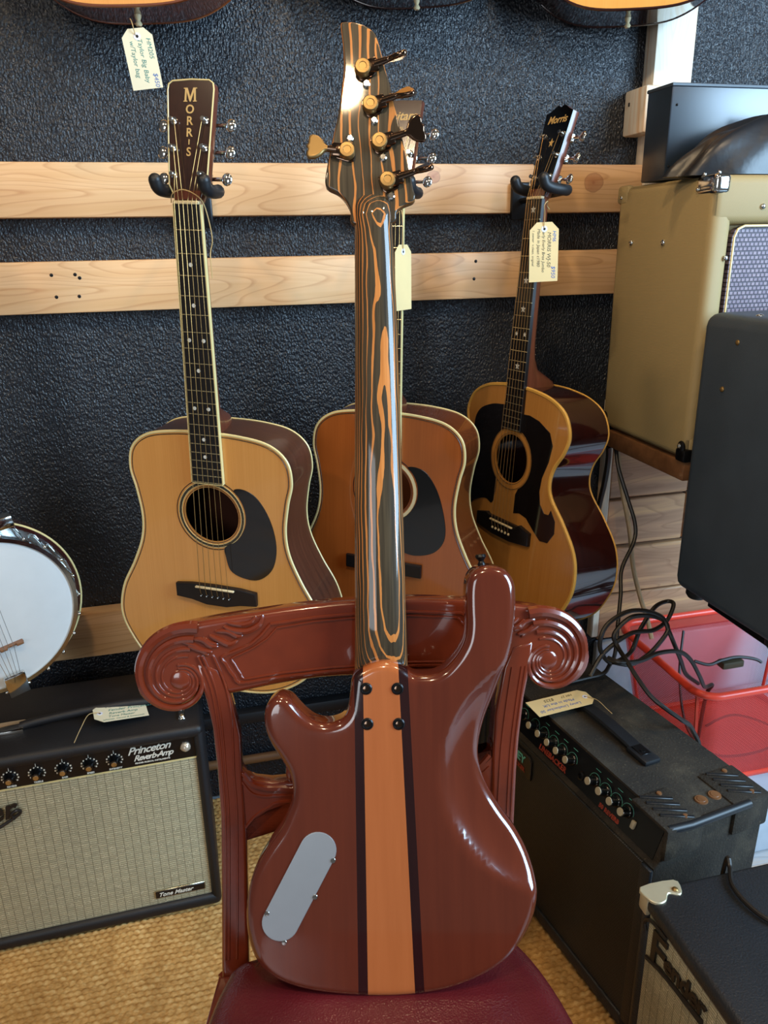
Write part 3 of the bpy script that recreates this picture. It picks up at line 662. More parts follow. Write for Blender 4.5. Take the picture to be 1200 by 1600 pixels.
def bass_body():
    P = ccw(cr(BO, 4)); N = len(P); rr = .0105
    def belly(x, y):
        d = hypot(x-.197, y-.242); k = (.137-d)
        return -.021*(1-exp(-k*.80/.021)) if k > 0 else 0
    rings = []
    for k in range(6, 0, -1):
        t = k/6*pi/2; rings.append((inset(P, .008*(1-cos(t))), -.043+.008*(1-sin(t)), 0))
    rings.append((P, -.035, 0)); rings.append((P, -rr, 1))
    for k in range(1, 8):
        t = k/7*pi/2; rings.append((inset(P, rr*(1-cos(t))), -rr+rr*sin(t), 1))
    b = bmesh.new(); RV = []
    for R_, z, bl in rings: RV.append([b.verts.new((p.x, p.y, z+(belly(p.x, p.y) if bl else 0))) for p in R_])
    for i in range(len(RV)-1):
        for k in range(N): b.faces.new((RV[i][k], RV[i][(k+1) % N], RV[i+1][(k+1) % N], RV[i+1][k]))
    b.faces.new(list(reversed(RV[0])))
    Q = [Vector((v.co.x, v.co.y)) for v in RV[-1]]
    def inside(q):
        c = False; j = N-1
        for i in range(N):
            if (Q[i].y > q.y) != (Q[j].y > q.y) and q.x < (Q[j].x-Q[i].x)*(q.y-Q[i].y)/(Q[j].y-Q[i].y)+Q[i].x: c = not c
            j = i
        return c
    G = []
    x = -.16
    while x < .17:
        y = -.01
        while y < .48:
            q = Vector((x+.0001*sin(y*999), y))
            if inside(q) and min((q-p).length for p in Q) > .0035: G.append(q)
            y += .006
        x += .006
    vs, es, fs, ov, *_ = delaunay_2d_cdt(Q+G, [(i, (i+1) % N) for i in range(N)], [], 1, 1e-7)
    VV = []
    for i, v in enumerate(vs):
        src = [q for q in ov[i] if q < N]
        VV.append(RV[-1][src[0]] if src else b.verts.new((v.x, v.y, belly(v.x, v.y))))
    for f in fs:
        c = sum((vs[i] for i in f), Vector((0, 0)))/len(f)
        if inside(c):
            try: b.faces.new([VV[i] for i in f])
            except ValueError: pass
    bmesh.ops.recalc_face_normals(b, faces=b.faces)
    # four glue lines: x = a + b*y
    L = [(-.0364, .0100), (-.0257, .0078), (.0268, -.0285), (.0373, -.0292)]
    for a, s in L:
        n = Vector((1, -s, 0)).normalized(); bmesh.ops.bisect_plane(b, geom=b.verts[:]+b.edges[:]+b.faces[:], plane_co=(a, 0, 0), plane_no=n, dist=1e-7)
    b.normal_update()
    bounds = [-9]+L+[9]
    names = [('body_wing', 'mahog_body', None), ('laminate_strip', 'purple', None), ('centre_block', 'maple', 'orange centre block'), ('laminate_strip', 'purple', None), ('body_wing', 'mahog_body', None)]
    b.verts.ensure_lookup_table()
    for v in b.verts: v.index = v.index
    b.verts.index_update()
    nrm = {v.index: v.normal.copy() for v in b.verts}
    for k in range(5):
        lo = bounds[k]; hi = bounds[k+1]; F = []
        for f in b.faces:
            c = f.calc_center_median()
            if (lo == -9 or c.x > lo[0]+lo[1]*c.y) and (hi == 9 or c.x < hi[0]+hi[1]*c.y): F.append([v.index for v in f.verts])
        used = sorted({i for f in F for i in f}); mp = {o: i for i, o in enumerate(used)}
        me = bpy.data.meshes.new(names[k][0]); me.from_pydata([b.verts[i].co[:] for i in used], [], [[mp[i] for i in f] for f in F])
        me.polygons.foreach_set('use_smooth', [True]*len(me.polygons))
        me.normals_split_custom_set_from_vertices([nrm[i][:] for i in used])
        me.materials.append(M[names[k][1]]); o = bpy.data.objects.new(names[k][0], me); COL.objects.link(o); o.parent = bass
        if names[k][2]: o['label'] = names[k][2]
    b.free()
bass_body()
# neck (D section) with volute
m = MB(); K = 17; secs = [(.345, -.0027, .0305, .010), (.360, -.0027, .0303, .0122), (.372, -.0026, .0300, .0148), (.386, -.0024, .0298, .0168), (.404, -.0022, .0295, .0182), (.43, -.002, .0290, .0188), (.47, -.0018, .0287, .0185), (.608, -.0005, .0264, .018), (.748, .0005, .0241, .0172), (.83, .0004, .0222, .0168), (.853, .0003, .0215, .0172), (.868, .0002, .0218, .0185), (.880, .0, .0225, .016), (.892, 0, .024, .010)]
vs = []
for y, c, wd, d in secs:
    for k in range(K):
        q = pi*k/(K-1); vs.append((c+wd*cos(q), y, -.030+d*1.0*sin(q)**.8 if 0 < k < K-1 else -.030))
fs = [(i*K+k, i*K+k+1, (i+1)*K+k+1, (i+1)*K+k) for i in range(len(secs)-1) for k in range(K-1)]+[(i*K, (i+1)*K, (i+1)*K+K-1, i*K+K-1) for i in range(len(secs)-1)]
fs += [tuple(range(K)), tuple(range((len(secs)-1)*K, len(secs)*K))]
m.add(vs, fs); m.build('neck', M['zebra'], bass, ang=60)
m = MB(); m.slab([(-.0318, .30), (.0268, .30), (.0218, .866), (-.0212, .866)], -.0365, -.030, .001, .001, 2); m.build('fretboard', M['ebony'], bass)
HS = [[-0.0218, 0.8600], [-0.0248, 0.874], [-0.0303, 0.8862], [-0.0394, 0.8956], [-0.0493, 0.9008], [-0.0527, 0.9060], [-0.0517, 0.9172], [-0.0452, 0.9476], [-0.0366, 0.9806], [-0.0323, 1.0088], [-0.0289, 1.0313], [-0.0291, 1.0546], [-0.0308, 1.0723], [-0.0313, 1.0810], [-0.0295, 1.0836], [-0.0233, 1.0841], [-0.0113, 1.0824], [0.0007, 1.0765], [0.0084, 1.0678], [0.0123, 1.0537], [0.0175, 1.031], [0.0247, 1.0026], [0.0311, 0.972], [0.0376, 0.94], [0.0452, 0.8994], [0.0479, 0.8908], [0.0456, 0.8844], [0.034, 0.8797], [0.0267, 0.8728], [0.0214, 0.8608]]
m = MB(); m.slab(cr(HS, 4), -.034, -.0205, .0022, .0022, 3); m.build('headstock', M['zebra'], bass)
def bass_tuner(x, y, ang, L_, wing):
    X = T(x, y, -.0205) @ RZ(ang)
    m = MB(X); m.slab(cr([(-.007, -.009), (.004, -.0115), (.013, -.0065), (.014, .005), (.006, .0085), (-.008, .0085)], 4), 0, .002, .001, 0, 2)
    m.box((-.002, -.008, .001), (.018, .0075, .008), .003, 2); m.cyl((.012, 0, .0055), (L_, 0, .0055), .0042, .0036, 10); tn = m.build('tuning_machine', M['darkchrome'], bass)
    m = MB(X); m.lathe((0, 0, .001), (0, 0, 1), [(.0088, 0), (.0088, .0085), (.0078, .0098), (.0045, .0100), (.004, .0093)], 24); m.build('gear_cap', M['gold'], tn)
    m = MB(X); m.ring((0, 0), .0052, .0058, .0096, .0103, 20); m.build('cap_groove', M['darkchrome'], tn)
    m = MB(X); m.lathe((-.001, -.016, .0005), (0, 0, 1), [(.0042, -.001), (.0042, .002), (.003, .003)], 12); m.build('mount_screw', M['chrome'], tn)
    # butterfly key: waisted wing
    W = [(L_-.004, .0026), (L_+.002, .0035), (L_+.006, .009), (L_+.012, .0135), (L_+.019, .0145), (L_+.022, .010), (L_+.0215, .004), (L_+.023, 0)]
    W = W + [(x_, -y_) for x_, y_ in W[-2::-1]]
    m = MB(X @ T(0, 0, .0055) @ RX(wing)); m.slab(cr(W, 3), -.0030, .0030, .0022, .0022, 3); m.build('key', M['gold'] if x < -.02 else M['darkchrome'], tn)
bass_tuner(-.0075, 1.0295, 17, .028, 112); bass_tuner(.0000, .9890, 17, .028, 128); bass_tuner(.0090, .9480, 17, .030, 12); bass_tuner(.0170, .9050, 17, .030, 118)
bass_tuner(-.0270, .9385, 172, .022, 12)
for x, y in [(-.0198, .3417), (.0149, .3409), (-.0193, .3024), (.0155, .3016)]:
    m = MB(); m.lathe((x, y, 0), (0, 0, 1), [(.0068, -.001), (.0068, .0006), (.0055, .0018), (.0048, .0008)], 20); f_ = m.build('ferrule', M['blackmetal'], bass)
    m = MB(); m.lathe((x, y, .0004), (0, 0, 1), [(.0038, 0), (.0034, .0012), (.002, .0015)], 14); m.build('screw', M['darkchrome'], f_)
# control plate: stadium from upper end to lower end
a, b_ = Vector((-.0775, .1625)), Vector((-.1215, .0820)); d = (a-b_).normalized(); nn = Vector((-d.y, d.x)); R0 = .0205
st = [a + (nn*cos(q)+d*sin(q))*R0 for q in [pi*k/16 for k in range(17)]] + [b_ - (nn*cos(q)+d*sin(q))*R0 for q in [pi*k/16 for k in range(17)]]
m = MB(); m.slab(st, -.0005, .0013, .0004, 0, 2); cp = m.build('control_cover', M['alu'], bass)
for x, y in [(-.0625, .1510), (-.0835, .1105), (-.1375, .0930), (-.1190, .0600)]:
    m = MB(); m.lathe((x+.0015, y, .0012), (0, 0, 1), [(.0030, 0), (.0026, .0008), (.001, .0009)], 12); m.build('cover_screw', M['chrome'], cp)
m = MB(); m.lathe((.1135, .4735, -.02), (-.1, 1, 0), [(.0045, -.002), (.0045, .002), (.0028, .005), (.0065, .010), (.0055, .0125)], 14); m.build('strap_button', M['blackmetal'], bass)
m = MB(); m.lathe((.018, -.006, -.022), (0, -1, 0), [(.0045, -.002), (.0045, .002), (.0028, .004), (.0055, .007)], 14); m.build('strap_button', M['blackmetal'], bass)

# ------------------------------------------------------------------ chair
c7, s7 = cos(rad(7)), sin(rad(7)); rc = rad(12)
cX = Vector((c7, -s7, 0)); cN = Vector((-s7*cos(rc), -c7*cos(rc), sin(rc))); cY = cN.cross(cX); cO = Vector((.16225, .71371, .46))
base = Vector((.13, .50, 0)); MC_ = T(*base) @ RZ(-7); inv = MC_.inverted()
chair = thing('carved_chair', 'carved reddish wooden chair with scrolled back and burgundy leather seat', 'chair', MC_)
XB = inv @ Matrix(((cX.x, cY.x, cN.x, cO.x), (cX.y, cY.y, cN.y, cO.y), (cX.z, cY.z, cN.z, cO.z), (0, 0, 0, 1)))
CREST = [(-.275, .33), (-.274, .345), (-.267, .362), (-.256, .374), (-.233, .385), (-.202, .391), (-.169, .395), (-.133, .398), (-.096, .401), (-.058, .403), (-.019, .404), (.047, .402), (.1, .397), (.14, .392), (.176, .386), (.21, .379), (.236, .368), (.257, .347), (.267, .32), (.265, .301), (.254, .286), (.238, .280), (.216, .283), (.199, .295), (.190, .308), (.178, .305), (.167, .304), (.12, .307), (.043, .311), (0, .3125), (-.063, .314), (-.12, .309), (-.167, .303), (-.185, .308), (-.199, .316), (-.205, .306), (-.212, .300), (-.225, .294), (-.242, .291), (-.258, .296), (-.271, .310)]
m = MB(XB); m.slab(cr(CREST, 3), -.030, 0, .007, .005, 4); crest = m.build('crest_rail', M['chairwood'], chair)
def scroll(ex, ey, sg, parent):
    # convex spiral bands, thickness shrinking towards the eye
    m = MB(XB)
    for fac, th in ((.955, .115), (.74, .10), (.56, .085), (.43, .07)):
        pts = []; rs = []
        for k in range(70):
            q = pi*.38 + k/69*pi*2.15; r_ = .0635*exp(-.196*(q-pi/2))*fac
            pts.append((ex+sg*r_*cos(q), ey+r_*sin(q), -.0005)); rs.append(max(.0016, r_*th))
        m.tube(pts, rs, 8, flat=(0, 0, 1))
    m.ell((ex, ey, -.001), .0125, .0125, .0032, 16, 8); m.build('scroll', M['chairwood'], parent)
scroll(-.2235, .3255, 1, crest); scroll(.2140, .3145, -1, crest)
def leaf(pts, r, parent, mirror=False):
    P = cr([((-x-.009 if mirror else x), y, .0005) for x, y in pts], 6, closed=False); n = len(P)
    R_ = [max(.0006, r*sin(pi*min(.97, (i+1)/(n+1)))**.6) for i in range(n)]
    m = MB(XB); m.tube(P, R_, 8, flat=(0, 0, 1)); m.build('carved_leaf', M['chairwood'], parent)
LV = [([(-.125, .396), (-.129, .385), (-.144, .378), (-.160, .380), (-.17, .385)], .0042), ([(-.133, .395), (-.139, .388), (-.151, .386), (-.166, .389)], .0030),
      ([(-.180, .380), (-.166, .379), (-.156, .373), (-.149, .373)], .0034), ([(-.187, .376), (-.175, .369), (-.165, .364), (-.155, .368)], .0040),
      ([(-.207, .373), (-.195, .371), (-.187, .364), (-.178, .362)], .0034), ([(-.212, .366), (-.199, .360), (-.185, .356)], .0036), ([(-.194, .374), (-.186, .367), (-.178, .365)], .0026),
      ([(-.222, .372), (-.206, .366), (-.196, .358), (-.19, .352)], .003)]
for pts, r in LV: leaf(pts, r, crest); leaf([(x, y-.006) for x, y in pts], r, crest, True)
def bead(pts, r, parent, closed=False, mat='chairwood', z=.0005, name='moulding', n=5):
    P = cr([(x, y, z) for x, y in pts], n, closed=closed); m = MB(XB); m.tube(P, r, 6, closed=closed, flat=(0, 0, 1)); m.build(name, M[mat], parent)
def poly(pts, r, parent, **k): bead([p for a, b in zip(pts, pts[1:]) for p in (a, ((a[0]+b[0])/2, (a[1]+b[1])/2))]+[pts[-1]], r, parent, n=2, **k)
OUT = [(-.117, .384), (-.128, .372), (-.141, .362), (-.175, .349), (-.167, .332), (-.157, .3165), (-.108, .320), (-.05, .3225), (.044, .3215), (.10, .318), (.146, .313), (.158, .330), (.166, .345), (.130, .358), (.117, .370), (.108, .381), (.046, .387), (-.02, .389), (-.067, .388)]
poly(OUT+[OUT[0]], .0021, crest)
IN = [(-.110, .379), (-.122, .367), (-.138, .3575), (-.164, .3465), (-.158, .333), (-.151, .321), (-.108, .3245), (-.05, .3265), (.044, .3255), (.10, .322), (.142, .318), (.150, .330), (.156, .343), (.126, .353), (.113, .364), (.102, .376), (.046, .3825), (-.02, .3845), (-.067, .3835)]
poly(IN+[IN[0]], .0014, crest)
# stiles
SL = [(-.205, .345), (-.196, .298), (-.191, .265), (-.189, .215), (-.189, .155), (-.195, .053), (-.201, -.04), (-.203, -.12), (-.170, -.12), (-.168, -.034), (-.162, .091), (-.160, .131), (-.160, .17), (-.1605, .203), (-.160, .252), (-.165, .282), (-.170, .31), (-.180, .335)]
m = MB(XB); m.slab(SL, -.026, .0015, .004, .004, 3); sl = m.build('stile', M['chairwood'], chair)
for off in (.0055, .0105, .0225): bead([(-.207+off, .352), (-.196+off, .318), (-.1915+off, .285), (-.189+off*.9, .245), (-.188+off*.8, .205), (-.188+off*.8, .155), (-.194+off*.8, .053), (-.2+off*.8, -.03)], .0013, sl, z=.0015)
SR = [(.196, .34), (.190, .302), (.183, .27), (.176, .22), (.172, .18), (.167, .105), (.166, .03), (.166, -.12), (.134, -.12), (.134, .03), (.136, .105), (.140, .18), (.146, .252), (.158, .31), (.170, .335)]
m = MB(XB); m.slab(SR, -.026, .0015, .004, .004, 3); sr = m.build('stile', M['chairwood'], chair)
for off in (.0055, .0105, .0225): bead([(.191-off, .31), (.184-off, .27), (.1765-off, .22), (.1725-off, .18), (.1675-off, .105), (.166-off, .03), (.166-off, -.03)], .0013, sr, z=.0015)
# lower back rail with curved brackets
LR = [(-.163, .216), (-.156, .200), (-.146, .194), (-.127, .190), (-.11, .190), (-.09, .186), (0, .18), (.09, .186), (.127, .190), (.139, .200), (.142, .216), (.142, .11), (.132, .128), (.118, .145), (.10, .152), (0, .150), (-.09, .153), (-.112, .1575), (-.133, .151), (-.149, .142), (-.160, .128), (-.164, .11)]
m = MB(XB); m.slab(LR, -.024, -.001, .004, .004, 3); lr = m.build('lower_back_rail', M['chairwood'], chair)
bead([(-.160, .205), (-.150, .191), (-.134, .184), (-.115, .182), (-.09, .179), (0, .173), (.09, .179), (.12, .184), (.138, .2)], .0035, lr, z=-.001)
bead([(-.162, .195), (-.152, .180), (-.137, .174), (-.115, .173), (0, .165), (.11, .172), (.138, .185)], .0018, lr, z=-.001)
bead([(-.161, .137), (-.149, .150), (-.133, .159), (-.110, .165), (0, .158), (.11, .162), (.13, .15)], .0020, lr, z=-.001)
m = MB(XB); m.ell((-.1045, .200, -.004), .0055, .013, .006, 12, 8); m.build('carved_leaf', M['chairwood'], lr)
# seat frame, legs, cushion in chair local frame (x right, y back, z up), origin base
by0 = (inv @ (cO)).y
m = MB(); fr = [(-.20, by0-.012), (.165, by0-.012), (.205, by0-.22), (.225, by0-.47), (-.255, by0-.47), (-.235, by0-.22)]
m.slab(cr(fr, 1), .355, .412, .004, .004, 2); m.build('seat_frame', M['chairwood'], chair)
def cushion():
    rear = by0-.016; pts = [(-.165, rear), (-.08, rear+.004), (0, rear+.004), (.08, rear+.004), (.145, rear-.002), (.172, rear-.03), (.195, rear-.10), (.208, rear-.20), (.222, rear-.36), (.222, rear-.43), (.20, rear-.455), (0, rear-.462), (-.22, rear-.455), (-.245, rear-.43), (-.242, rear-.36), (-.225, rear-.20), (-.210, rear-.10), (-.190, rear-.03)]
    P = ccw(cr(pts, 5)); N = len(P); c = sum(P, Vector((0, 0)))/N
    prof = [(.97, .400), (1.0, .409), (1.006, .421), (.995, .432), (.97, .4405), (.93, .446), (.86, .450), (.75, .452), (.55, .4535), (.3, .454), (.05, .4542)]
    vs = [(c.x+(p.x-c.x)*s, c.y+(p.y-c.y)*s, z) for s, z in prof for p in P]
    fs = [(i*N+k, i*N+(k+1) % N, (i+1)*N+(k+1) % N, (i+1)*N+k) for i in range(len(prof)-1) for k in range(N)]+[tuple(reversed(range(N))), tuple(range((len(prof)-1)*N, len(prof)*N))]
    m = MB(); m.add(vs, fs); cu = m.build('seat_cushion', M['leather'], chair, ang=80)
    m = MB(); m.tube([(c.x+(p.x-c.x)*1.004, c.y+(p.y-c.y)*1.004, .415) for p in P], .0035, 6, closed=True); m.build('welt', M['leather'], cu)
cushion()
for x in (-.225, .19):   # front legs: cabriole
    m = MB(); P = cr([(x, by0-.44, .36), (x, by0-.455, .28), (x, by0-.45, .18), (x, by0-.435, .08), (x, by0-.45, .018)], 4, closed=False); m.tube(P, [.026-.014*min(1, i/12) for i in range(len(P)-1)]+[.02], 12); m.cyl((x, by0-.452, .0), (x, by0-.452, .02), .022, n=14); m.build('leg', M['chairwood'], chair)
for x, x2 in ((-.185, -.20), (.15, .17)):
    m = MB(); m.tube([(x, by0+.0, .40), (x, by0+.005, .30), (x2, by0+.045, .0)], [.017, .016, .013], 4); m.build('leg', M['chairwood'], chair)

# ------------------------------------------------------------------ combo amp at left (silver cloth)
def amp_shell(m, w_, h, dd, fr, top=.02, bot=.028, r=.011, rec=.012):
    """open-fronted cabinet; x 0..w, y 0..d, z 0..h"""
    m.box((.0006, 0, h-top), (w_-.0006, dd, h), r, 3); m.box((.0006, 0, .0), (w_-.0006, dd, bot), r, 3); m.box((0, 0.0006, .0006), (fr, dd-.0006, h-.0006), r, 3); m.box((w_-fr, 0.0006, .0006), (w_, dd-.0006, h-.0006), r, 3)
    m.box((.012, rec+.012, .012), (w_-.012, dd-.002, h-.012))
mwA = T(-.562, 1.236, 0) @ RZ(1.2)
A = thing('combo_amplifier', 'black combo amplifier with silver cloth and a row of numbered knobs', 'amplifier', mwA)
W_, H_ = .512, .420
m = MB(); amp_shell(m, W_, H_, .235, .018, .024, .026, .010); m.build('cabinet', M['tolex'], A)
m = MB(); m.box((.018, .010, .026), (W_-.018, .022, .352)); m.build('grille_cloth', M['silver_cloth'], A, smooth=False)
m = MB(); m.box((.018, .0075, .350), (W_-.014, .012, .3525)); m.box((W_-.0165, .007, .352), (W_-.0145, .012, .397)); m.build('trim_strip', M['cream'], A, smooth=False)
m = MB(); m.box((.018, .009, .3525), (W_-.0165, .022, .397)); pn = m.build('control_panel', M['panel'], A, smooth=False)
FX = lambda x, z, y=0: T(x, y, z) @ RX(90)      # local xy plane -> front face
for i, x in enumerate([.045, .089, .133, .177, .221, .265, .309, .352]):
    m = MB(); m.lathe((x, .009, .3745), (0, -1, 0), [(.0125, 0), (.0115, .002), (.0095, .004), (.0080, .012), (.0072, .014)], 20); kb = m.build('knob', M['black_lacquer'], pn)
    m = MB(); m.lathe((x, -.0052, .3745), (0, -1, 0), [(.0052, 0), (.0048, .0010), (.001, .0012)], 16); m.build('knob_cap', M['chrome'], kb)
    m = MB()
    for q in range(10):
        a_ = rad(-125+q*250/9) + pi/2; m.box((x+.0136*cos(a_)-.0011, .0075, .3745+.0120*sin(a_)-.0011), (x+.0136*cos(a_)+.0011, .0089, .3745+.0120*sin(a_)+.0011))
    m.box((x-.0004, .0080, .388), (x+.0004, .0089, .3945)); m.build('dial_marks', M['whiteprint'], pn, smooth=False)
    text(['VOLUME', 'TREBLE', 'BASS', 'REVERB', 'TREBLE', 'BASS', 'SPEED', 'INTENSITY'][i], .0046, FX(x, .3545, .0086), M['whiteprint'], pn, align='CENTER', bold=.0002)
text('Princeton', .0215, FX(.375, .3785, .0086) @ RZ(2), M['whiteprint'], pn, shear=.45, bold=.0003, space=.9)
text('Reverb-Amp', .0165, FX(.384, .3640, .0086) @ RZ(2), M['whiteprint'], pn, shear=.45, bold=.0003, space=.80)
text('FENDER MUSICAL INSTRUMENTS', .0042, FX(.386, .3575, .0086), M['whiteprint'], pn, bold=.0001)
m = MB(); m.lathe((.4775, .009, .3775), (0, -1, 0), [(.0095, 0), (.0095, .004), (.0085, .005), (.0060, .009), (.002, .011)], 10); m.build('pilot_jewel', M['jewel'], pn)
m = MB(); m.box((.388, .006, .042), (.482, .0105, .058), .001, 1); bd = m.build('name_badge', M['ebony'], A)
m = MB(); m.box((.3865, .0070, .0405), (.4835, .0100, .0595), .001, 1); m.build('badge_rim', M['fret'], bd)
text('Tone Master', .0125, FX(.393, .046, .0057), M['whiteprint'], bd, shear=.4, bold=.0003)
m = MB(); m.tube(cr([(.115, .006, .268), (.14, .004, .276), (.165, .004, .289), (.183, .004, .302), (.178, .004, .308), (.168, .004, .300), (.172, .004, .290)], 5, closed=False), .003, 6); lg = m.build('script_badge', M['badge'], A)
text('Fender', .055, FX(.022, .268, .006) @ RZ(10), M['badge'], lg, ext=.0015, shear=.35, bold=.001)
# handle and its chrome end caps
m = MB(); m.tube(cr([(.19, .090, H_+.004), (.22, .090, H_+.009), (.30, .092, H_+.014), (.38, .094, H_+.014), (.46, .096, H_+.007), (.48, .096, H_+.003)], 5, closed=False), .0085, 10); m.build('handle', M['tolex'], A)
m = MB(); m.box((.150, .072, H_-.001), (.197, .108, H_+.0075), .003, 2); m.build('handle_cap', M['chrome'], A)
m = MB(); m.box((W_-.042, .030, H_-.001), (W_-.030, .105, H_+.004), .001, 1); bk = m.build('tilt_bracket', M['chrome'], A)
m = MB(); m.ell((W_-.036, .038, H_+.004), .006, .006, .004, 12, 8); m.build('screw', M['chrome'], bk)
papertag('pale yellow tag lying on the left amplifier by the scroll', (-.243, 1.306, .4410), (-.2, 1, .0), (-1, -.2, .12), .094, .062, M['tag_pale'], [], [(-.232, 1.309, .441), (-.25, 1.30, .446), (-.262, 1.275, .436), (-.272, 1.250, .424)])
ptl = bpy.data.objects['paper_tag.003'] if 'paper_tag.003' in bpy.data.objects else None
if ptl:
    for s, sz, u, v, ink in [('HM 208', .011, .0155, .022, 'ink_black'), ('$995', .011, .0165, .062, 'ink_blue'), ('Fender Princeton', .011, .003, .026, 'ink_green'), ('Reverb Amp', .0100, -.008, .026, 'ink_green'), ('Tone Master', .0090, -.018, .024, 'ink_green'), ('w/cover, manual & footswitch', .0060, -.0265, .014, 'ink_green')]:
        text(s, sz, T(u, -v, .0003) @ RZ(-90), M[ink], ptl, 'handwriting', .00005, shear=.2)

# ------------------------------------------------------------------ speaker combo with knobs along its top edge (right)
mwLn = T(.593, .795, .0045) @ RZ(-80) @ RX(-1.2)
Ln = thing('combo_amplifier', 'dusty black combo amplifier with ivory capped knobs beside the chair', 'amplifier', mwLn)
HL, DL, WL = .412, .222, .50
def laney():
    # cabinet profile in (y,z), extruded in x from -WL to 0: sloped control panel at top front
    prof = [(0, 0), (DL, 0), (DL, HL), (.030, HL), (.008, HL-.062), (0, HL-.068)]
    m = MB(); 
    q = RY(90)  # build slab in yz-plane
    X = Matrix(((0, 0, 1, 0), (1, 0, 0, 0), (0, 1, 0, 0), (0, 0, 0, 1)))
    m.xf = X; m.slab(prof, -WL, 0, .004, .004, 2); m.build('cabinet', M['tolexdust'], Ln)
    m = MB(); m.box((-WL+.022, -.003, .024), (-.022, .002, HL-.070), .001, 1); m.build('grille_cloth', M['dark_cloth'], Ln)
    m = MB()
    m.box((-WL, -.007, 0), (-.0, .001, .024), .003, 2); m.box((-.022, -.007, 0), (0, .001, HL-.07), .003, 2); m.box((-WL, -.007, 0), (-WL+.022, .001, HL-.07), .003, 2); m.build('front_frame', M['tolex2'], Ln)
    # sloped panel frame: u along x, v up the slope
    a = Vector((0, .008, HL-.064)); b = Vector((0, .029, HL-.002)); vdir = (b-a).normalized(); nrm = Vector((1, 0, 0)).cross(vdir)
    PX = Matrix(((1, vdir.x, nrm.x, 0), (0, vdir.y, nrm.y, a.y), (0, vdir.z, nrm.z, a.z), (0, 0, 0, 1)))
    m = MB(PX); m.box((-WL+.012, .002, 0), (-.012, .064, .0018)); p = m.build('control_panel', M['panel'], Ln, smooth=False)
    for x in (-.440, -.405, -.378, -.341, -.312, -.283, -.256, -.228, -.166, -.138, -.111, -.084):
        m = MB(PX); m.lathe((x, .034, .0015), (0, 0, 1), [(.0105, 0), (.0100, .002), (.0082, .0035), (.0076, .016), (.0070, .0165)], 16); k = m.build('knob', M['black_lacquer'], p)
        m = MB(PX); m.lathe((x, .034, .018), (0, 0, 1), [(.0066, 0), (.0064, .0012), (.001, .0016)], 16); m.build('knob_cap', M['greycap'], k)
        m = MB(PX); m.ring((x, .034), .0128, .0133, .0018, .0021, 18, 0, pi); m.box((x-.006, .054, .0018), (x+.006, .0548, .0021)); m.build('dial_marks', M['tealprint'], p)
    m = MB(PX); m.lathe((-.195, .024, .0015), (0, 0, 1), [(.0075, 0), (.0075, .004), (.0045, .005), (.0042, .002)], 14); m.build('input_jack', M['blackmetal'], p)
    m = MB(PX); m.box((-.068, .018, .001), (-.060, .032, .007), .002, 2); m.build('power_switch', M['greycap'], p)
    text('LINEBACKER', .0135, PX @ T(-.312, .0045, .002), M['redprint'], p, bold=.0005, space=1.05)
    text('50 REVERB', .0100, PX @ T(-.140, .0045, .002), M['redprint'], p, bold=.0005, space=1.05)
    # badge
    m = MB(T(-.372, -.004, .305) @ RX(90)); m.slab([(-.05, -.022), (.060, -.022), (.060, .018), (.050, .026), (-.05, .026)], 0, .003, .001, 0, 1); bd = m.build('name_badge', M['ebony'], Ln)
    text('LANEY', .024, FX(-.368, .307, -.0078), M['tealprint'], bd, bold=.0007, align='CENTER', space=.98, shear=.1)
    text('LINEBACKER', .0125, FX(-.366, .2905, -.0078), M['redprint'], bd, bold=.0004, align='CENTER')
    # slotted corner protectors on the near (right) end
    for (y0, y1) in ((.012, .085), (.150, DL+.003)):
        m = MB(); m.box((-.075, y0, HL-.004), (.004, y1, HL+.003), .003, 2); m.box((-.004, y0, HL-.055), (.006, y1, HL+.002), .004, 2)
        c_ = m.build('corner_protector', M['blackmetal'] if 0 else M['tolexdust'], Ln)
        for k in range(4):
            m = MB(T(-.060+k*.015, (y0+y1)/2, HL+.003) @ RZ(-28)); m.box((-.0028, -.026, 0), (.0028, .026, .0022), .001, 1); m.build('rib', M['brownwood'] if k == 9 else M['foam'], c_)
        for x in (-.066, -.010):
            m = MB(); m.lathe((x, (y0+y1)/2+.012, HL+.003), (0, 0, 1), [(.0045, 0), (.004, .002), (.001, .0025)], 12); m.build('screw', M['brownwood'], c_)
    m = MB(); m.tube([(-.002, .02, HL-.003), (.003, .06, HL-.003), (.003, .18, HL-.003)], .007, 10); m.build('edge_piping', M['foam'], Ln)
    for y in (.113, .141):
        m = MB(); m.lathe((-.030, y, HL), (0, 0, 1), [(.0105, 0), (.0100, .0020), (.007, .0022), (.0065, .003), (.002, .0032)], 18); m.build('stacking_cup', M['brownwood'], Ln)
    m = MB(); P = cr([(-.36, .105, HL+.004), (-.33, .105, HL+.009), (-.26, .105, HL+.013), (-.19, .105, HL+.010), (-.165, .105, HL+.006)], 5, closed=False)
    vs = []
    for p_ in P: vs += [(p_.x, p_.y-.013, p_.z-.002), (p_.x, p_.y+.013, p_.z-.002), (p_.x, p_.y+.011, p_.z+.002), (p_.x, p_.y-.011, p_.z+.002)]
    m.add(vs, [(4*i+e, 4*i+(e+1) % 4, 4*i+4+(e+1) % 4, 4*i+4+e) for i in range(len(P)-1) for e in range(4)]+[(0, 1, 2, 3), tuple(4*len(P)-4+e for e in range(4))]); m.build('handle', M['foam'], Ln)
    m = MB(); m.box((-.178, .088, HL), (-.128, .122, HL+.010), .004, 2); hc_ = m.build('handle_cap', M['foam'], Ln)
    m = MB(); m.box((-.172, .095, HL+.010), (-.145, .115, HL+.0115), .0005, 1); m.lathe((-.155, .105, HL+.011), (0, 0, 1), [(.005, 0), (.0045, .0015)], 14); m.build('screw', M['blackmetal'], hc_)
laney()
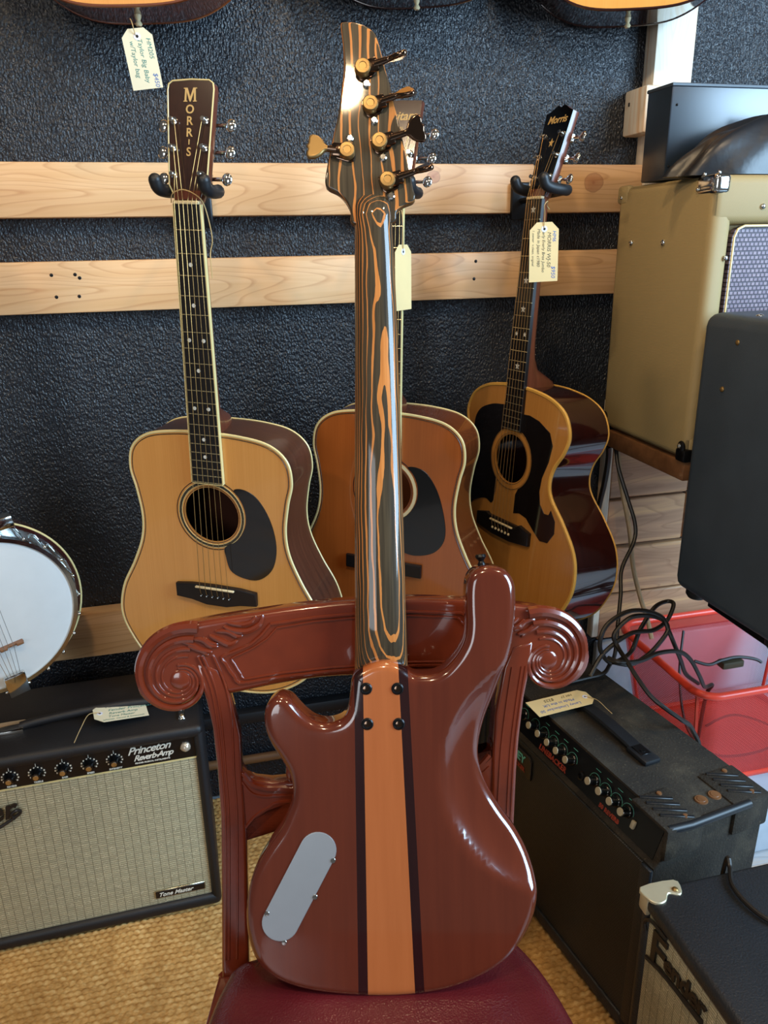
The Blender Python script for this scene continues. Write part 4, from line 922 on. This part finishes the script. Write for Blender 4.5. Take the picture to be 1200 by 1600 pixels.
papertag('yellow card tag resting upside down on the dusty amplifier under the right scroll', (.668, 1.135, .432), (.12, -1, 0), (1, .12, .0), .125, .050, M['tag'], [('Laney Linebacker 50', .0105, .010, .028, 'ink_blue'), ('Made in the UK', .0105, -.004, .034, 'ink_blue'), ('$225', .0105, -.018, .070, 'ink_black'), ('HM 27', .0085, -.018, .030, 'ink_black')],
    [(.657, 1.134, .433), (.672, 1.115, .434), (.680, 1.09, .428), (.683, 1.078, .426)])

# ------------------------------------------------------------------ small amp at lower right
mwF = T(.531, .725, 0) @ RZ(-90)
Fa = thing('combo_amplifier', 'black amplifier with silver cloth and chrome corner, at the lower right', 'amplifier', mwF)
m = MB(); amp_shell(m, .46, .400, .26, .020, .026, .03, .009, .010); m.build('cabinet', M['tolex2'], Fa)
m = MB(); m.box((.020, .004, .03), (.44, .022, .376)); m.build('grille_cloth', M['silver_cloth'], Fa, smooth=False)
lgx = FX(.024, .318, .0030) @ RZ(9)
m = MB(lgx); m.tube(cr([(-.002, .026, .002), (-.004, .038, .002), (.006, .049, .002), (.022, .052, .002), (.046, .050, .002)], 5, closed=False), .0026, 8)
m.tube([(.000, -.014, .002), (.03, -.008, .002), (.06, -.007, .002), (.122, -.007, .002)], [.0035, .0035, .003, .004], 8); lg = m.build('script_badge', M['badge'], Fa)
text('F', .078, lgx @ T(.004, -.010, .001), M['badge'], lg, ext=.0018, shear=.18, bold=.0010)
text('ender', .038, lgx @ T(.040, .001, .001), M['badge'], lg, ext=.0015, shear=.15, bold=.0012, space=.95)
m = MB(); m.box((-.002, -.002, .368), (.018, .016, .4022), .004, 2); m.slab(cr([(-.002, -.002), (.020, -.002), (.030, .008), (.028, .020), (.018, .030), (.024, .044), (.014, .052), (-.002, .050)], 3), .3985, .4025, .001, 0, 1); cc = m.build('corner_guard', M['nickel'], Fa)
m = MB(); m.ell((.015, .042, .403), .0045, .0045, .0025, 12, 6); m.build('screw', M['gold'], cc)

# ------------------------------------------------------------------ shelf, tweed cabinet, black box, bag
t = thing('wall_shelf', 'rough wooden shelf carrying the tan tweed cabinet', 'shelf', T(1.1, 1.577, .835))
m = MB(T(-1.1, -1.577, -.835)); m.box((.825, 1.150, .838), (1.40, 1.577, .8735), .003, 2); m.build('shelf_board', M['brownwood'], t)
m = MB(T(-1.1, -1.577, -.835)); m.box((1.30, 1.18, .80), (1.34, 1.577, .838), .003, 1); m.box((1.30, 1.535, .45), (1.34, 1.577, .80), .003, 1); m.build('bracket', M['plank'], t)
Tw = thing('speaker_cabinet', 'tan tweed speaker cabinet on the shelf with metal corners', 'amplifier', T(.823, 1.147, .877))
m = MB(); amp_shell(m, .47, .466, .297, .040, .075, .05, .014, .010); m.build('cabinet', M['tweed'], Tw)
GO = [(.040+.02*(1-cos(a))*1 if 0 else x, z) for x, z in []] if 0 else None
m = MB(T(0, .004, 0) @ RX(90)); m.slab([(.045, .05), (.425, .05), (.425, .372), (.42, .384), (.408, .389), (.062, .389), (.050, .384), (.045, .372)], -.012, -.002); m.build('grille_cloth', M['brown_cloth'], Tw, smooth=False)
m = MB(T(0, .001, 0) @ RX(90)); m.tube([(x, z, 0) for x, z in [(.045, .05), (.045, .372), (.050, .384), (.062, .389), (.408, .389), (.42, .384), (.425, .372), (.425, .05)]], .002, 6); m.build('grille_piping', M['cream'], Tw)
m = MB(); m.box((-.0022, -.0022, .436), (.028, .052, .4682), .009, 4); c1 = m.build('corner_guard', M['chrome'], Tw)
for p in ((-.002, .044, .446), (.010, .010, .469), (.008, .045, .469)):
    m = MB(); m.ell(p, .0035, .0035, .0035, 10, 6); m.build('rivet', M['chrome'], c1)
m = MB(); m.box((-.002, .262, .435), (.016, .299, .4675), .006, 2); c2 = m.build('corner_guard', M['tweed'], Tw); m = MB(); m.ell((-.0025, .280, .446), .0035, .0035, .0035, 10, 6); m.build('rivet', M['chrome'], c2)
for y in (.0, .270):
    m = MB(); m.slab(cr([(0, -.003), (.016, -.003), (.026, .010), (.024, .030), (.012, .038), (0, .030)], 3), 0, .004, .001, 0, 1)
    m = MB(); m.box((-.004, y-.003, -.004), (.018, y+.026, .020), .005, 2); m.ell((-.001, y+.012, .022), .004, .011, .012, 10, 8); c3 = m.build('corner_guard', M['blackmetal'], Tw)
    m = MB(); m.ell((-.0055, y+.012, .025), .0035, .0045, .0045, 10, 6); m.build('rivet', M['chrome'], c3)
for y, z in ((.235, .365), (.130, .365)):
    m = MB(); m.ell((-.001, y, z), .004, .0055, .0055, 12, 8); m.build('screw', M['chrome'], Tw)
for x, z in ((.032, .34), (.09, .418)):
    m = MB(); m.ell((x, -.001, z), .0045, .003, .0045, 12, 8); m.build('screw', M['chrome'], Tw)
Bx = thing('black_box', 'flat satin black box standing on the tweed cabinet behind the leather bag', 'box', T(.826, 1.30, 1.3455))
m = MB(); m.box((0, 0, 0), (.50, .075, .150), .003, 2); m.build('case', M['blackbox'], Bx)
m = MB(); m.box((-.001, -.002, .146), (.502, .077, .1515), .001, 1); m.build('lid_edge', M['slate'], Bx)
for x, z in ((.012, .118), (.006, .022)):
    m = MB(); m.ell((x, -.001, z), .002, .0015, .002, 10, 6); m.build('screw', M['blackmetal'], Bx)
def bag():
    t = thing('leather_bag', 'soft black leather bag slumped on the tweed cabinet', 'bag', T(.975, 1.225, 1.345))
    vs = []; nu, nv = 56, 20
    for j in range(nv+1):
        v = j/nv*pi/2
        for i in range(nu):
            u = 2*pi*i/nu; x = cos(u); y = sin(u); rr = cos(v)**.55
            z = sin(v)*(.100+.012*x)
            k = 1+.05*sin(5*u+2.5*v)+.035*sin(9*u-3*v+1)
            X_ = .182*x*rr*k+.02*sin(v*2); Y_ = .058*y*rr*k
            z *= 1+.05*sin(3*u+1)-.12*max(0, -x)**2
            vs.append((X_, Y_, z))
    fs = [(j*nu+i, j*nu+(i+1) % nu, (j+1)*nu+(i+1) % nu, (j+1)*nu+i) for j in range(nv) for i in range(nu)]+[tuple(range(nu))]
    m = MB(); m.add(vs, fs); m.build('pouch', M['bagcloth'], t, ang=70)
    m = MB(); m.tube(cr([(-.02, -.058, .075), (.02, -.062, .078), (.055, -.062, .070), (.080, -.058, .045), (.085, -.056, .012)], 6, closed=False), .0035, 8); m.build('seam', M['bagcloth'], t)
    m = MB(); m.slab(cr([(.07, .0), (.14, .0), (.15, .04), (.12, .085), (.095, .095), (.09, .06)], 4), 0, .006, .002, .002, 2)
    m2 = MB(T(0, -.050, 0) @ RX(82)); m2.slab(cr([(.07, .002), (.14, .002), (.155, .04), (.125, .085), (.098, .098), (.092, .05)], 4), 0, .007, .003, .002, 3); m2.build('flap', M['bagcloth'], t)
bag()

# ------------------------------------------------------------------ slate speaker cabinet (near right) on its stand
Gy = thing('speaker_cabinet', 'big slate black cabinet cut off by the right edge, brass screws on its side', 'amplifier', T(.815, .865, .652) @ RZ(2.5))
m = MB(); m.box((0, 0, 0), (.50, .254, .484), .022, 4); m.build('cabinet', M['slate'], Gy)
m = MB(); m.box((.03, -.004, .04), (.47, .002, .44), .001, 1); m.build('grille_cloth', M['dark_cloth'], Gy)
for y, z in ((.165, .470), (.185, .395), (.05, .47)):
    m = MB(); m.ell((-.0005 if z < .46 else .0005, y, z-.025), .003, .0045, .0045, 12, 8); m.build('screw', M['gold'], Gy)
m = MB(); m.ell((.03, .16, .484), .006, .006, .003, 12, 6); m.build('screw', M['chrome'], Gy)
for y in (.030, .225):
    m = MB(); m.lathe((.035, y, 0), (0, 0, -1), [(.019, -.004), (.019, .010), (.015, .016)], 18); m.build('foot', M['foam'], Gy)
    m = MB(); m.lathe((.46, y, 0), (0, 0, -1), [(.019, -.004), (.019, .010), (.015, .016)], 18); m.build('foot', M['foam'], Gy)
t = thing('amp_stand', 'black metal stand under the slate cabinet', 'stand', T(1.25, 1.0, 0))
m = MB(T(-1.25, -1.0, 0)); m.box((.855, .880, .620), (1.32, 1.08, .6355), .003, 1); m.build('tray', M['blackmetal'], t)
for y in (.89, 1.07):
    m = MB(T(-1.25, -1.0, 0)); m.tube([(1.30, y, .62), (1.30, y, .0)], .011, 10); m.build('leg', M['blackmetal'], t)

# ------------------------------------------------------------------ red mesh basket on a white crate
t = thing('white_crate', 'low pale blue-white box under the red basket', 'box', T(1.2, 1.3, 0))
m = MB(); m.box((-.30, -.20, -.011), (.35, .225, .108), .006, 2); m.build('box', M['white'], t)
def basket():
    t = thing('mesh_basket', 'red plastic mesh basket with a thick rim, holding cables', 'basket', T(1.17, 1.335, .109))
    def rr(hx, hy, r, n=7):
        P = []
        for cx, cy, a0 in ((hx-r, hy-r, 0), (-hx+r, hy-r, 90), (-hx+r, -hy+r, 180), (hx-r, -hy+r, 270)):
            for k in range(n+1): a = rad(a0+90*k/n); P.append(Vector((cx+r*cos(a), cy+r*sin(a))))
        return P
    top = rr(.225, .170, .045); bot = rr(.185, .140, .04); hgt = .245; n = len(top)
    per = [0]
    for i in range(n): per.append(per[-1]+(top[(i+1) % n]-top[i]).length)
    me = bpy.data.meshes.new('mesh_wall'); vs = []; fs = []; uv = []
    for i in range(n+1):
        p, q = top[i % n], bot[i % n]; vs += [(q.x, q.y, 0.002), (p.x, p.y, hgt)]
    for i in range(n): fs.append((2*i, 2*i+2, 2*i+3, 2*i+1)); uv += [(per[i], 0), (per[i+1], 0), (per[i+1], hgt), (per[i], hgt)]
    me.from_pydata(vs, [], fs); ul = me.uv_layers.new(name='UVMap')
    for i, c in enumerate(uv): ul.data[i].uv = c
    me.materials.append(M['redmesh']); o = bpy.data.objects.new('mesh_wall', me); COL.objects.link(o); o.parent = t
    m = MB(); m.tube([(p.x, p.y, hgt+.002) for p in top], .0085, 10, closed=True); m.build('rim', M['redplastic'], t)
    m = MB(); m.tube([(p.x, p.y, .010) for p in bot], .006, 8, closed=True); m.build('base_rim', M['redplastic'], t)
    m = MB(); m.slab(bot, .0, .004); m.build('base', M['redplastic'], t)
    m = MB(); m.tube([(-.06+.2*k/20, -.150-.014*sin(k/20*pi), .05+.04*sin(k/20*pi*2)) for k in range(21)], .0045, 6); 
    for k in range(4): m2 = MB(); a, b2 = top[2+8*k], bot[2+8*k]; m2.tube([(a.x, a.y, hgt), (b2.x, b2.y, .01)], .004, 6); m2.build('corner_rib', M['redplastic'], t)
basket()
def wirething(label, pts, r, mat, name='cable', n=7):
    P0 = Vector(pts[0]); m = MB(T(*(-P0))); m.tube(cr(pts, n, closed=False), r, 8); o = m.build(name, M[mat]); o.location = P0; tag(o, label, 'cable'); return o
wirething('black cable hanging from the shelf down to the coiled loops', [(0.838, 1.40, 0.835), (0.835, 1.38, 0.80), (0.845, 1.35, 0.74), (0.851, 1.325, 0.694), (0.843, 1.31, 0.66), (0.802, 1.28, 0.616), (0.786, 1.25, 0.574), (0.767, 1.22, 0.527), (0.748, 1.19, 0.48), (0.745, 1.20, 0.45), (0.735, 1.205, 0.428), (0.70, 1.205, 0.4235), (0.655, 1.20, .4235)], .0042, 'cable')
wirething('black cable coiled in loops over the rim of the red basket', [(0.645, 1.1, 0.50), (0.681, 1.12, 0.53), (0.745, 1.14, 0.55), (0.799, 1.15, 0.544), (0.832, 1.16, 0.552), (0.85, 1.17, 0.568), (0.858, 1.18, 0.58), (0.848, 1.19, 0.579), (0.817, 1.18, 0.574), (0.778, 1.16, 0.542), (0.749, 1.14, 0.509), (0.698, 1.12, 0.507), (0.676, 1.12, 0.531), (0.671, 1.12, 0.558), (0.69, 1.13, 0.583), (0.734, 1.14, 0.597), (0.774, 1.14, 0.593), (0.81, 1.14, 0.574), (0.819, 1.13, 0.551), (0.83, 1.12, 0.521), (0.862, 1.14, 0.473), (.90, 1.17, .42), (.955, 1.20, .372)], .0042, 'cable')
wirething('black cable looping down behind the dusty amplifier', [(0.689, 1.1, 0.52), (0.725, 1.1, 0.51), (0.764, 1.11, 0.516), (0.795, 1.12, 0.533), (0.817, 1.13, 0.552), (0.814, 1.14, 0.567), (0.789, 1.15, 0.576), (0.742, 1.14, 0.584), (0.705, 1.13, 0.561), (0.708, 1.12, 0.539), (0.705, 1.08, 0.53), (0.71, 1.05, 0.512), (0.72, 1.02, 0.492), (0.74, 1.0, 0.475), (0.775, 1.005, 0.445), (0.812, 1.02, 0.408), (.84, 1.02, .33), (.85, 1.02, .1), (.85, 1.02, .010)], .0042, 'cable')
wirething('black cable running from the loops into the red basket', [(0.678, 1.1, 0.531), (0.692, 1.08, 0.531), (0.738, 1.09, 0.521), (0.783, 1.1, 0.525), (0.831, 1.11, 0.515), (0.866, 1.12, 0.488), (0.90, 1.13, 0.44), (.94, 1.16, .39), (.99, 1.20, .362), (1.01, 1.24, .30), (1.02, 1.26, .13)], .0042, 'cable')
wirething('cream coloured cable hanging against the wooden planks', [(0.888, 1.48, 0.836), (0.885, 1.47, 0.80), (0.895, 1.46, 0.73), (0.925, 1.46, 0.624), (0.938, 1.45, 0.532), (0.955, 1.43, 0.453), (0.958, 1.41, 0.427), (0.965, 1.39, 0.375)], .0055, 'cable_white')
wirething('thick dark cable hanging beside the jumbo guitar', [(0.832, 1.42, 0.836), (0.845, 1.44, 0.80), (0.852, 1.46, 0.74), (0.856, 1.49, 0.65), (0.85, 1.52, 0.5), (.85, 1.54, .2), (.85, 1.54, .006)], .006, 'cable')
wirething('thin dark cable lying inside the red basket', [(1.10, 1.46, .34), (1.06, 1.40, .25), (1.04, 1.32, .16), (1.08, 1.26, .125), (1.20, 1.25, .125), (1.28, 1.30, .125), (1.22, 1.38, .13), (1.12, 1.36, .13)], .003, 'cable')
wirething('black cable draped over the top of the lower right amplifier', [(.672, .742, .30), (.672, .735, .405), (.668, .722, .4055), (.650, .690, .4055), (.655, .640, .4055), (.69, .60, .4055), (.76, .56, .4055), (.79, .54, .38), (.80, .53, .20), (.80, .53, .006)], .0035, 'cable')
wirething('black cord on the jute rug beside the lower right amplifier', [(.40, .80, .006), (.45, .775, .006), (.50, .765, .006), (.522, .762, .006)], .0035, 'cable')
# small black cable clips in basket
t = thing('cable_adapter', 'small olive and black plug adapter lying at the basket rim', 'adapter', T(1.06, 1.255, .3625))
m = MB(T(0, 0, -.0)); m.box((-.012, -.012, 0), (.040, .012, .016), .003, 2); m.build('body', M['ink_black'], t)
m = MB(); m.tube(cr([(-.07, .01, .02), (-.04, 0, .012), (-.01, 0, .018), (.03, .0, .020), (.07, -.005, .012), (.085, -.01, .004)], 5, closed=False), .0035, 6); m.build('lead', M['cable'], t)

# ------------------------------------------------------------------ banjo
def banjo():
    mw = T(-.378, 1.30, .660) @ RZ(24) @ RX(90+1) @ RZ(8)
    t = thing('banjo', 'banjo with a frosted white head hanging at the left edge', 'banjo', mw)
    R_ = .140
    m = MB(); m.lathe((0, 0, 0), (0, 0, 1), [(.001, -.03), (R_-.004, -.03), (R_-.004, 0), (.001, .0015)], 72); m.build('head', M['skin_head'], t, ang=60)
    m = MB(); m.ring((0, 0), R_-.004, R_+.003, -.045, .0035, 72); m.build('tension_hoop', M['chrome'], t)
    m = MB(); m.ring((0, 0), R_-.002, R_+.012, -.050, -.040, 72); m.build('flange', M['chrome'], t)
    m = MB(); m.ring((0, 0.002), .152, .160, -.070, -.030, 72); m.build('resonator', M['darkmahog'], t)
    m = MB(); m.lathe((0, .002, -.076), (0, 0, 1), [(.150, 0), (.160, .006), (.1, .007)], 72); m.build('resonator_back', M['darkmahog'], t)
    m = MB(); m.tube([(.1595*cos(a), .002+.1595*sin(a), -.030) for a in [2*pi*k/90 for k in range(90)]], .0018, 6, closed=True); m.build('binding', M['cream'], t)
    for k in range(24):
        a = 2*pi*(k+.5)/24; c, s_ = cos(a), sin(a)
        m = MB(); m.cyl(((R_+.007)*c, (R_+.007)*s_, -.050), ((R_+.007)*c, (R_+.007)*s_, .001), .0016, n=6); m.ell(((R_+.0065)*c, (R_+.0065)*s_, .002), .0035, .0035, .0028, 8, 6); m.build('bracket', M['chrome'], t)
    m = MB(); m.box((-.034, -.062, 0), (.034, -.058, .009), .001, 1); 
    for x in (-.027, 0, .027): m.box((x-.006, -.0625, .008), (x+.006, -.0575, .014), .001, 1)
    m.build('bridge', M['brownwood'], t)
    m = MB(T(0, -.128, .004) @ RX(10)); m.box((-.018, -.028, 0), (.018, .018, .010), .003, 2); m.build('tailpiece', M['chrome'], t)
    m = MB(); m.slab([(-.021, .138), (.021, .138), (.016, .70), (-.016, .70)], .002, .010, .001, 0, 1); fb = m.build('fretboard', M['ebony'], t)
    for f in range(1, 20):
        y = .135+.0+.56*2**(-f/12)*.0 + (.70 - .67*(1-2**(-f/12)))
        y = .70-.67*(1-2**(-f/12))
        if y > .15: m = MB(); m.tube([(-.019, y, .0103), (.019, y, .0103)], .0008, 5); m.build('fret', M['fret'], fb)
    m = MB(); m.tube([(0, .13, -.012), (0, .70, -.008)], [.018, .014], 10); m.build('neck', M['neckwood'], t)
    m = MB(); m.slab(cr([(-.016, .70), (-.03, .74), (-.034, .80), (-.02, .85), (0, .86), (.02, .85), (.034, .80), (.03, .74), (.016, .70)], 3), -.014, .002, .001, .001, 1); m.build('headstock', M['neckwood'], t)
    for k in range(5):
        m = MB(); m.tube([(-.010+k*.005, -.118, .013), (-.016+k*.008, -.060, .015), (-.012+k*.006, .70, .012)], .0004, 4); m.build('string', M['chrome'], t)
    m = MB(); m.box((.045, .139, -.035), (.085, .16, -.006), .003, 2); m.ell((.040, .150, .0), .006, .006, .006, 10, 8); m.build('armrest_bracket', M['chrome'], t)
banjo()
